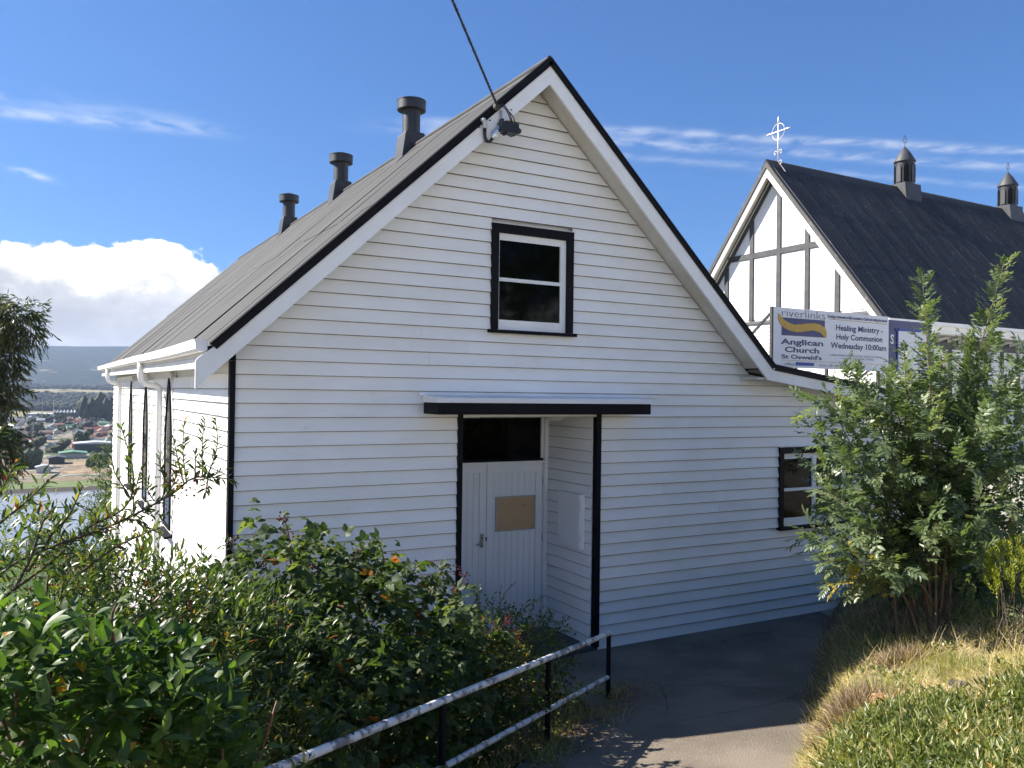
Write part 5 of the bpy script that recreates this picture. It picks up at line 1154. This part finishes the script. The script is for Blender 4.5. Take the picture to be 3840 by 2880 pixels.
def stone(nm, px_, py_, d, s, mat, lab):
    c = at(px_, py_, d); c[2] = float(bank_z(c[0], c[1]))+s[2]*.35; bm_ = bmesh.new(); bmesh.ops.create_icosphere(bm_, subdivisions=3, radius=1)
    for v in bm_.verts:
        p = np.array(v.co[:]); f = 1+.16*math.sin(3*p[0]+2*p[1])+.12*math.sin(5*p[1]-3*p[2])+.08*math.sin(9*p[0]+4*p[2]); v.co = Vector(np.sign(p)*np.abs(p)**.75*f*np.array(s)+c)
    me = bpy.data.meshes.new(nm); bm_.to_mesh(me); bm_.free(); o = link(nm, me, None, mat); tag(o, lab, 'rock')
stone('sandstone_rock', 3310, 2600, 5.75, (.10, .07, .05), ROCK, 'orange sandstone rock half sunk in the grass bank')
stone('hole_stand_in', 3590, 2540, 5.6, (.055, .055, .035), DARKROCK, 'dark brown lump standing in for a hole in the dry grass bank')  # dark lump added in place of a hole in the bank

# ------------------------------------------------------------------ eucalypt and hillside trees
eb = [blob(-85, 1190, 24, .85, .70), blob(65, 1205, 23.5, .52, .55), blob(-25, 1330, 24, .62, .50), blob(-95, 1500, 24, .75, .75), blob(15, 1470, 23.6, .35, .42), blob(-45, 1690, 24, .70, .75), blob(-305, 1350, 25, 1.6, 1.6), blob(-255, 1750, 24.5, 1.3, 1.2)]
euc = tag(empty('eucalypt_tree', (-16.5, 12, -4)), 'tall eucalypt with drooping dark foliage at the far end of the valley side', 'tree')
P, N_ = blob_points(eb, 5200, .65, .2, -1.1); d_ = nrm(N_*.8+np.array((0, 0, -.1))+rng.normal(0, .45, N_.shape))
A = sprigs(P, d_, .40+.2*rng.random(len(P)), 11, .20, .5, .45, .2, .5); A = (A[0], nrm(A[1]*1.0+np.array((0, 0, -.55))), nrm(rng.normal(size=A[0].shape)), A[3])
foliage(euc, T_EUC, *A, tints(len(A[0]), .4, .22), L_EUC, 0, 'crown')
eb0 = at(-420, 2300, 25); tr_ = [curve([eb0+np.array((0, 0, -6)), at(-380, 1700, 25), at(-300, 1300, 25)], 8)]+[curve([at(-380, 1700+q*60, 25), (at(-380, 1650, 25)+np.array(c))/2, np.array(c)], 8) for q, (c, r, rz) in enumerate(eb)]
tag(stems_mesh(tr_, .12, .02, 7).build('trunk', WOOD, euc, True), kind='stuff')
def small_tree(nm, lab, blobs, n, Lf, mat, tpl=T_DIAM, grp=None, m=6):
    c = blobs[0][0]; t_ = tag(empty(nm, (c[0], c[1], gz(c[0], c[1]))), lab, 'tree', grp)
    P, N_ = blob_points(blobs, n, .35, .2, -.6); d_ = nrm(N_+np.array((0, 0, .3))+rng.normal(0, .4, N_.shape)); A = sprigs(P, d_, Lf*3, m, Lf, .9, .1, .7, .5)
    foliage(t_, tpl, *A, tints(len(A[0]), .45, .25), mat, 0, 'crown')
    g = np.array((c[0], c[1], gz(c[0], c[1])-.3)); tag(stems_mesh([curve([g, (g+b[0])/2+rng.normal(0, .1, 3), b[0]], 6) for b in blobs], .08*blobs[0][1], .03*blobs[0][1], 6).build('trunk', WOOD, t_, True), kind='stuff')
small_tree('hillside_bush', 'bright green rounded bush below the house on the slope by the river', [blob(330, 2075, 34, .95, .75), blob(260, 2110, 34, .8, .7), blob(150, 2090, 33, .9, .7)], 420, .16, L_BUSH)
small_tree('hillside_tree', 'dark leafy tree on the slope against the far end of the hall', [blob(418, 1745, 60, 1.0, 1.1), blob(395, 1800, 60, .8, .7), blob(440, 1850, 60, 1.2, 1.2)], 420, .22, L_BRAM)
small_tree('hillside_tree', 'dark leafy tree standing before the river edge beside the hall', [blob(390, 1905, 48, .8, .7), blob(430, 1930, 48, 1.1, .8), blob(370, 1950, 48, .6, .5)], 380, .18, L_BRAM)
# trees behind the photographer, seen dark in the window glass
for i, (x_, y_, r, h) in enumerate(((17.5, -25, 3.6, 9.5), (25, -23, 3.6, 8.5))):
    g_ = gz(x_, y_); small_tree('garden_tree', 'dark garden tree mirrored in the window glass', [(np.array((x_, y_, g_+h*.80)), r, h*.55), (np.array((x_+1.5, y_+.5, g_+h*.35)), r*1.1, h*.4)], 1500, .55, L_BRAM, grp='trees behind the photographer', m=5)

# ------------------------------------------------------------------ the town across the river
PLAIN = -52.0
wallc = [pm('pale house wall', (.46, .45, .42), None, rough=.8), pm('brick house wall', (.30, .15, .10), None, rough=.9), pm('cream house wall', (.52, .46, .36), None, rough=.8)]
roofs = {'red': pm('red tin roof', (.22, .075, .055), None, rough=.6), 'grey': pm('grey tin roof', (.20, .215, .23), None, rough=.5), 'white': pm('white tin roof', (.50, .51, .53), None, rough=.5), 'green': pm('green tin roof', (.10, .22, .14), None, rough=.6), 'brown': pm('brown tile roof', (.17, .11, .08), None, rough=.8), 'blue': pm('blue grey roof', (.17, .21, .27), None, rough=.6)}
HW = {}
def house_mesh(L, w, h, rh, kind):
    a = MB().box((-L/2, -w/2, 0), (L/2, w/2, h)).add([(-L/2, -w/2, h), (-L/2, w/2, h), (-L/2, 0, h+rh), (L/2, -w/2, h), (L/2, w/2, h), (L/2, 0, h+rh)], [(0, 2, 1), (3, 4, 5)]).mesh('wall')
    o_ = .5; b = MB().add([(-L/2-o_, -w/2-o_, h-.2), (L/2+o_, -w/2-o_, h-.2), (L/2+o_, 0, h+rh), (-L/2-o_, 0, h+rh), (-L/2-o_, w/2+o_, h-.2), (L/2+o_, w/2+o_, h-.2)], [(0, 1, 2, 3), (3, 2, 5, 4)]).mesh('roof')
    return a, b
protos = [house_mesh(rng.uniform(10, 15), rng.uniform(7, 9.5), rng.uniform(2.8, 3.6), rng.uniform(1.8, 3.0), 0) for _ in range(5)]
houses = []
names = ['red', 'grey', 'white', 'green', 'brown', 'blue']; prob = [.20, .29, .18, .06, .15, .12]
mcache = {}
y_ = 850.0
while y_ < 1680:
    x_ = -90+rng.uniform(0, 12)
    while x_ < 210:
        if rng.random() < .72:
            k_ = rng.integers(0, 5); rc_ = rng.choice(names, p=prob); wc = rng.integers(0, 3)
            h = tag(empty('far_house', (x_, y_+rng.uniform(-8, 8), PLAIN)), f'small {rc_}-roofed house in the far town across the river', 'house', f'{rc_}-roofed houses in the far town')
            h.rotation_euler[2] = rng.choice([0, math.pi/2])+rng.normal(0, .12)
            for nm, me0, mt in (('wall', protos[k_][0], wallc[wc]), ('roof', protos[k_][1], roofs[rc_])):
                q = (nm, k_, mt.name)
                if q not in mcache: mm = me0.copy(); mm.materials.append(mt); mcache[q] = mm
                c = bpy.data.objects.new(nm, mcache[q]); COL.objects.link(c); c.parent = h
        x_ += rng.uniform(17, 27)
    y_ += rng.uniform(26, 40)
def shed(nm, lab, x0, x1, y0, y1, h, wc, rc_, saw=0):
    t_ = tag(empty(nm, ((x0+x1)/2, (y0+y1)/2, PLAIN)), lab, 'shed'); MB().box((x0, y0, PLAIN), (x1, y1, PLAIN+h)).build('wall', wc, t_)
    if saw:
        w = (x1-x0)/saw
        for i in range(saw): MB().prism([(x0+i*w, y0-1, PLAIN+h), (x0+(i+1)*w-.3, y0-1, PLAIN+h), (x0+i*w+.5, y0-1, PLAIN+h+4.5)], (0, y1-y0+2, 0)).build('roof', rc_, t_)
    else: MB().prism([(x0-1, y0-1, PLAIN+h), (x1+1, y0-1, PLAIN+h), (x1+1, y0-1, PLAIN+h+.6), ((x0+x1)/2, y0-1, PLAIN+h+1.8), (x0-1, y0-1, PLAIN+h+.6)], (0, y1-y0+2, 0)).build('roof', rc_, t_)
DKW = pm('dark shed wall', (.05, .05, .055), None)
def fx(px_, y): r = CM.T @ np.array([(px_-1920)/FPX, -(1600-1440)/FPX, 1.0]); return CAM[0]+r[0]/r[1]*(y-CAM[1])
shed('long_white_shed', 'long low building with a white roof and dark front in the far town', fx(280, 790), fx(440, 790), 790, 812, 7, DKW, roofs['white'])
shed('green_roofed_shed', 'green-roofed low shed nearest the long white-roofed building', fx(225, 735), fx(325, 735), 728, 748, 3.2, wallc[0], roofs['green'])
shed('red_roofed_shed', 'small bright red-roofed shed beside the dirt ground', fx(350, 700), fx(388, 700), 695, 705, 3, wallc[2], roofs['red'])
shed('white_cabin', 'small white cabin on the bare dirt near the river', fx(140, 610), fx(195, 610), 605, 612, 3.2, wallc[0], roofs['white'])
shed('saw_tooth_factory', 'factory with a saw-tooth white roof at the back of the far town', fx(200, 1760), fx(305, 1760), 1750, 1800, 9, DKW, roofs['white'], 8)
shed('flat_white_warehouse', 'wide flat white-roofed warehouse at the back of the far town', fx(95, 1720), fx(198, 1720), 1700, 1760, 7, wallc[0], roofs['white'])
shed('grey_warehouse', 'grey-roofed warehouse beside the poplars in the far town', fx(375, 1600), fx(450, 1600), 1590, 1630, 7, wallc[0], roofs['grey'])
shed('dark_dirt_store', 'low dark store on the bare dirt ground', fx(185, 680), fx(245, 680), 676, 690, 3.5, DKW, DKW)
# far trees: individuals in the town, then the far woods as a mass
def lumpy(seed, tall=1.0):
    r_ = np.random.default_rng(seed); bm_ = bmesh.new()
    for _ in range(7):
        g = bmesh.ops.create_icosphere(bm_, subdivisions=1, radius=r_.uniform(.3, .5)); off = np.array((r_.normal(0, .28), r_.normal(0, .28), tall*(.55+r_.normal(0, .22))))
        for v in g['verts']: v.co = Vector(np.array(v.co[:])*r_.uniform(.8, 1.2, 3)*np.array((1, 1, tall))+off)
    me = bpy.data.meshes.new('crown'); bm_.to_mesh(me); bm_.free(); return me
FARG = [pm('far tree green', (.035, .05, .02), (.055, .07, .028), .5, .9), pm('far tree olive', (.065, .065, .03), (.04, .048, .024), .5, .9), pm('far tree dark', (.018, .026, .016), (.03, .038, .022), .5, .9)]
crowns = []
for i in range(6):
    me = lumpy(i, 1.0 if i < 4 else 1.8); me.materials.append(FARG[i % 3]); crowns.append(me)
trk = MB().tube([(0, 0, -.15), (0, 0, .5)], [.06, .04], 5).mesh('trunk'); trk.materials.append(WOOD)
def far_tree(x, y, s, k_, lab, grp):
    t_ = tag(empty('far_tree', (x, y, float(ground_z(np.array(x), np.array(y))))), lab, 'tree', grp); t_.scale = (s, s, s); t_.rotation_euler[2] = rng.random()*6
    for nm, me in (('crown', crowns[k_]), ('trunk', trk)): c = bpy.data.objects.new(nm, me); COL.objects.link(c); c.parent = t_
for i in range(14): far_tree(fx(325+i*7.2, 1560)+rng.normal(0, 2), 1545+rng.normal(0, 12), rng.uniform(15, 21), 4+i % 2, 'tall poplar in the row at the back of the far town', 'poplars in the far town')
for i in range(110):
    y = rng.uniform(640, 1720); far_tree(rng.uniform(-90, 200), y, rng.uniform(6, 12), int(rng.integers(0, 4)), 'rounded garden tree among the houses of the far town', 'trees among the far houses')
sets_V, sets_F = [], []; b_ = 0
base = [np.array([v.co[:] for v in m.vertices]) for m in crowns[:4]]; bf = [np.array([p.vertices[:] for p in m.polygons]) for m in crowns[:4]]
for i in range(1700):
    u_ = rng.random()*.6
    if u_ < .25: y = rng.uniform(2250, 2620)
    elif u_ < .45: y = rng.uniform(2850, 3380)
    elif u_ < .6: y = rng.uniform(3880, 4400)
    else: y = rng.uniform(4400, 7600)
    x = rng.uniform(-.03, .16)*y; k_ = rng.integers(0, 4); s = rng.uniform(9, 16)*(1 if y < 4400 else .55)
    sets_V.append(base[k_]*s+np.array((x, y, float(ground_z(np.array(x), np.array(y)))-1))); sets_F.append(bf[k_]+b_); b_ += len(base[k_])
me = bpy.data.meshes.new('far_woodland'); fast_mesh(me, np.concatenate(sets_V), np.concatenate(sets_F), True); me.materials.append(FARG[2]); tag(link('far_woodland', me), 'distant dark woodland on the plain and hills beyond the town', 'woodland', kind='stuff')
# two masts
for px_, y, h in ((157, 1500, 33), (199, 1500, 42)):
    x = fx(px_, y); tag(MB().tube([(x, y, PLAIN), (x, y, PLAIN+h)], [.5, .2], 6).tube([(x-1.5, y, PLAIN+h*.9), (x+1.5, y, PLAIN+h*.9)], .2, 5).build('radio_mast', STEEL, None), 'thin grey mast standing over the far town' if px_ < 180 else 'taller dark mast standing over the far factory', 'mast')

# ------------------------------------------------------------------ valley haze
hz = bpy.data.materials.new('haze'); hz.use_nodes = True; t = NT(hz.node_tree)
vol = t.n('ShaderNodeVolumePrincipled', {'Color': (.55, .72, 1.0), 'Density': 5.2e-5, 'Anisotropy': .35}); t.t.links.new(vol.outputs[0], t.n('ShaderNodeOutputMaterial').inputs['Volume'])
tag(MB().box((-13500, -13500, -60), (13500, 13500, 420)).build('haze', hz), 'thin blue haze filling the valley air', 'haze', kind='stuff')
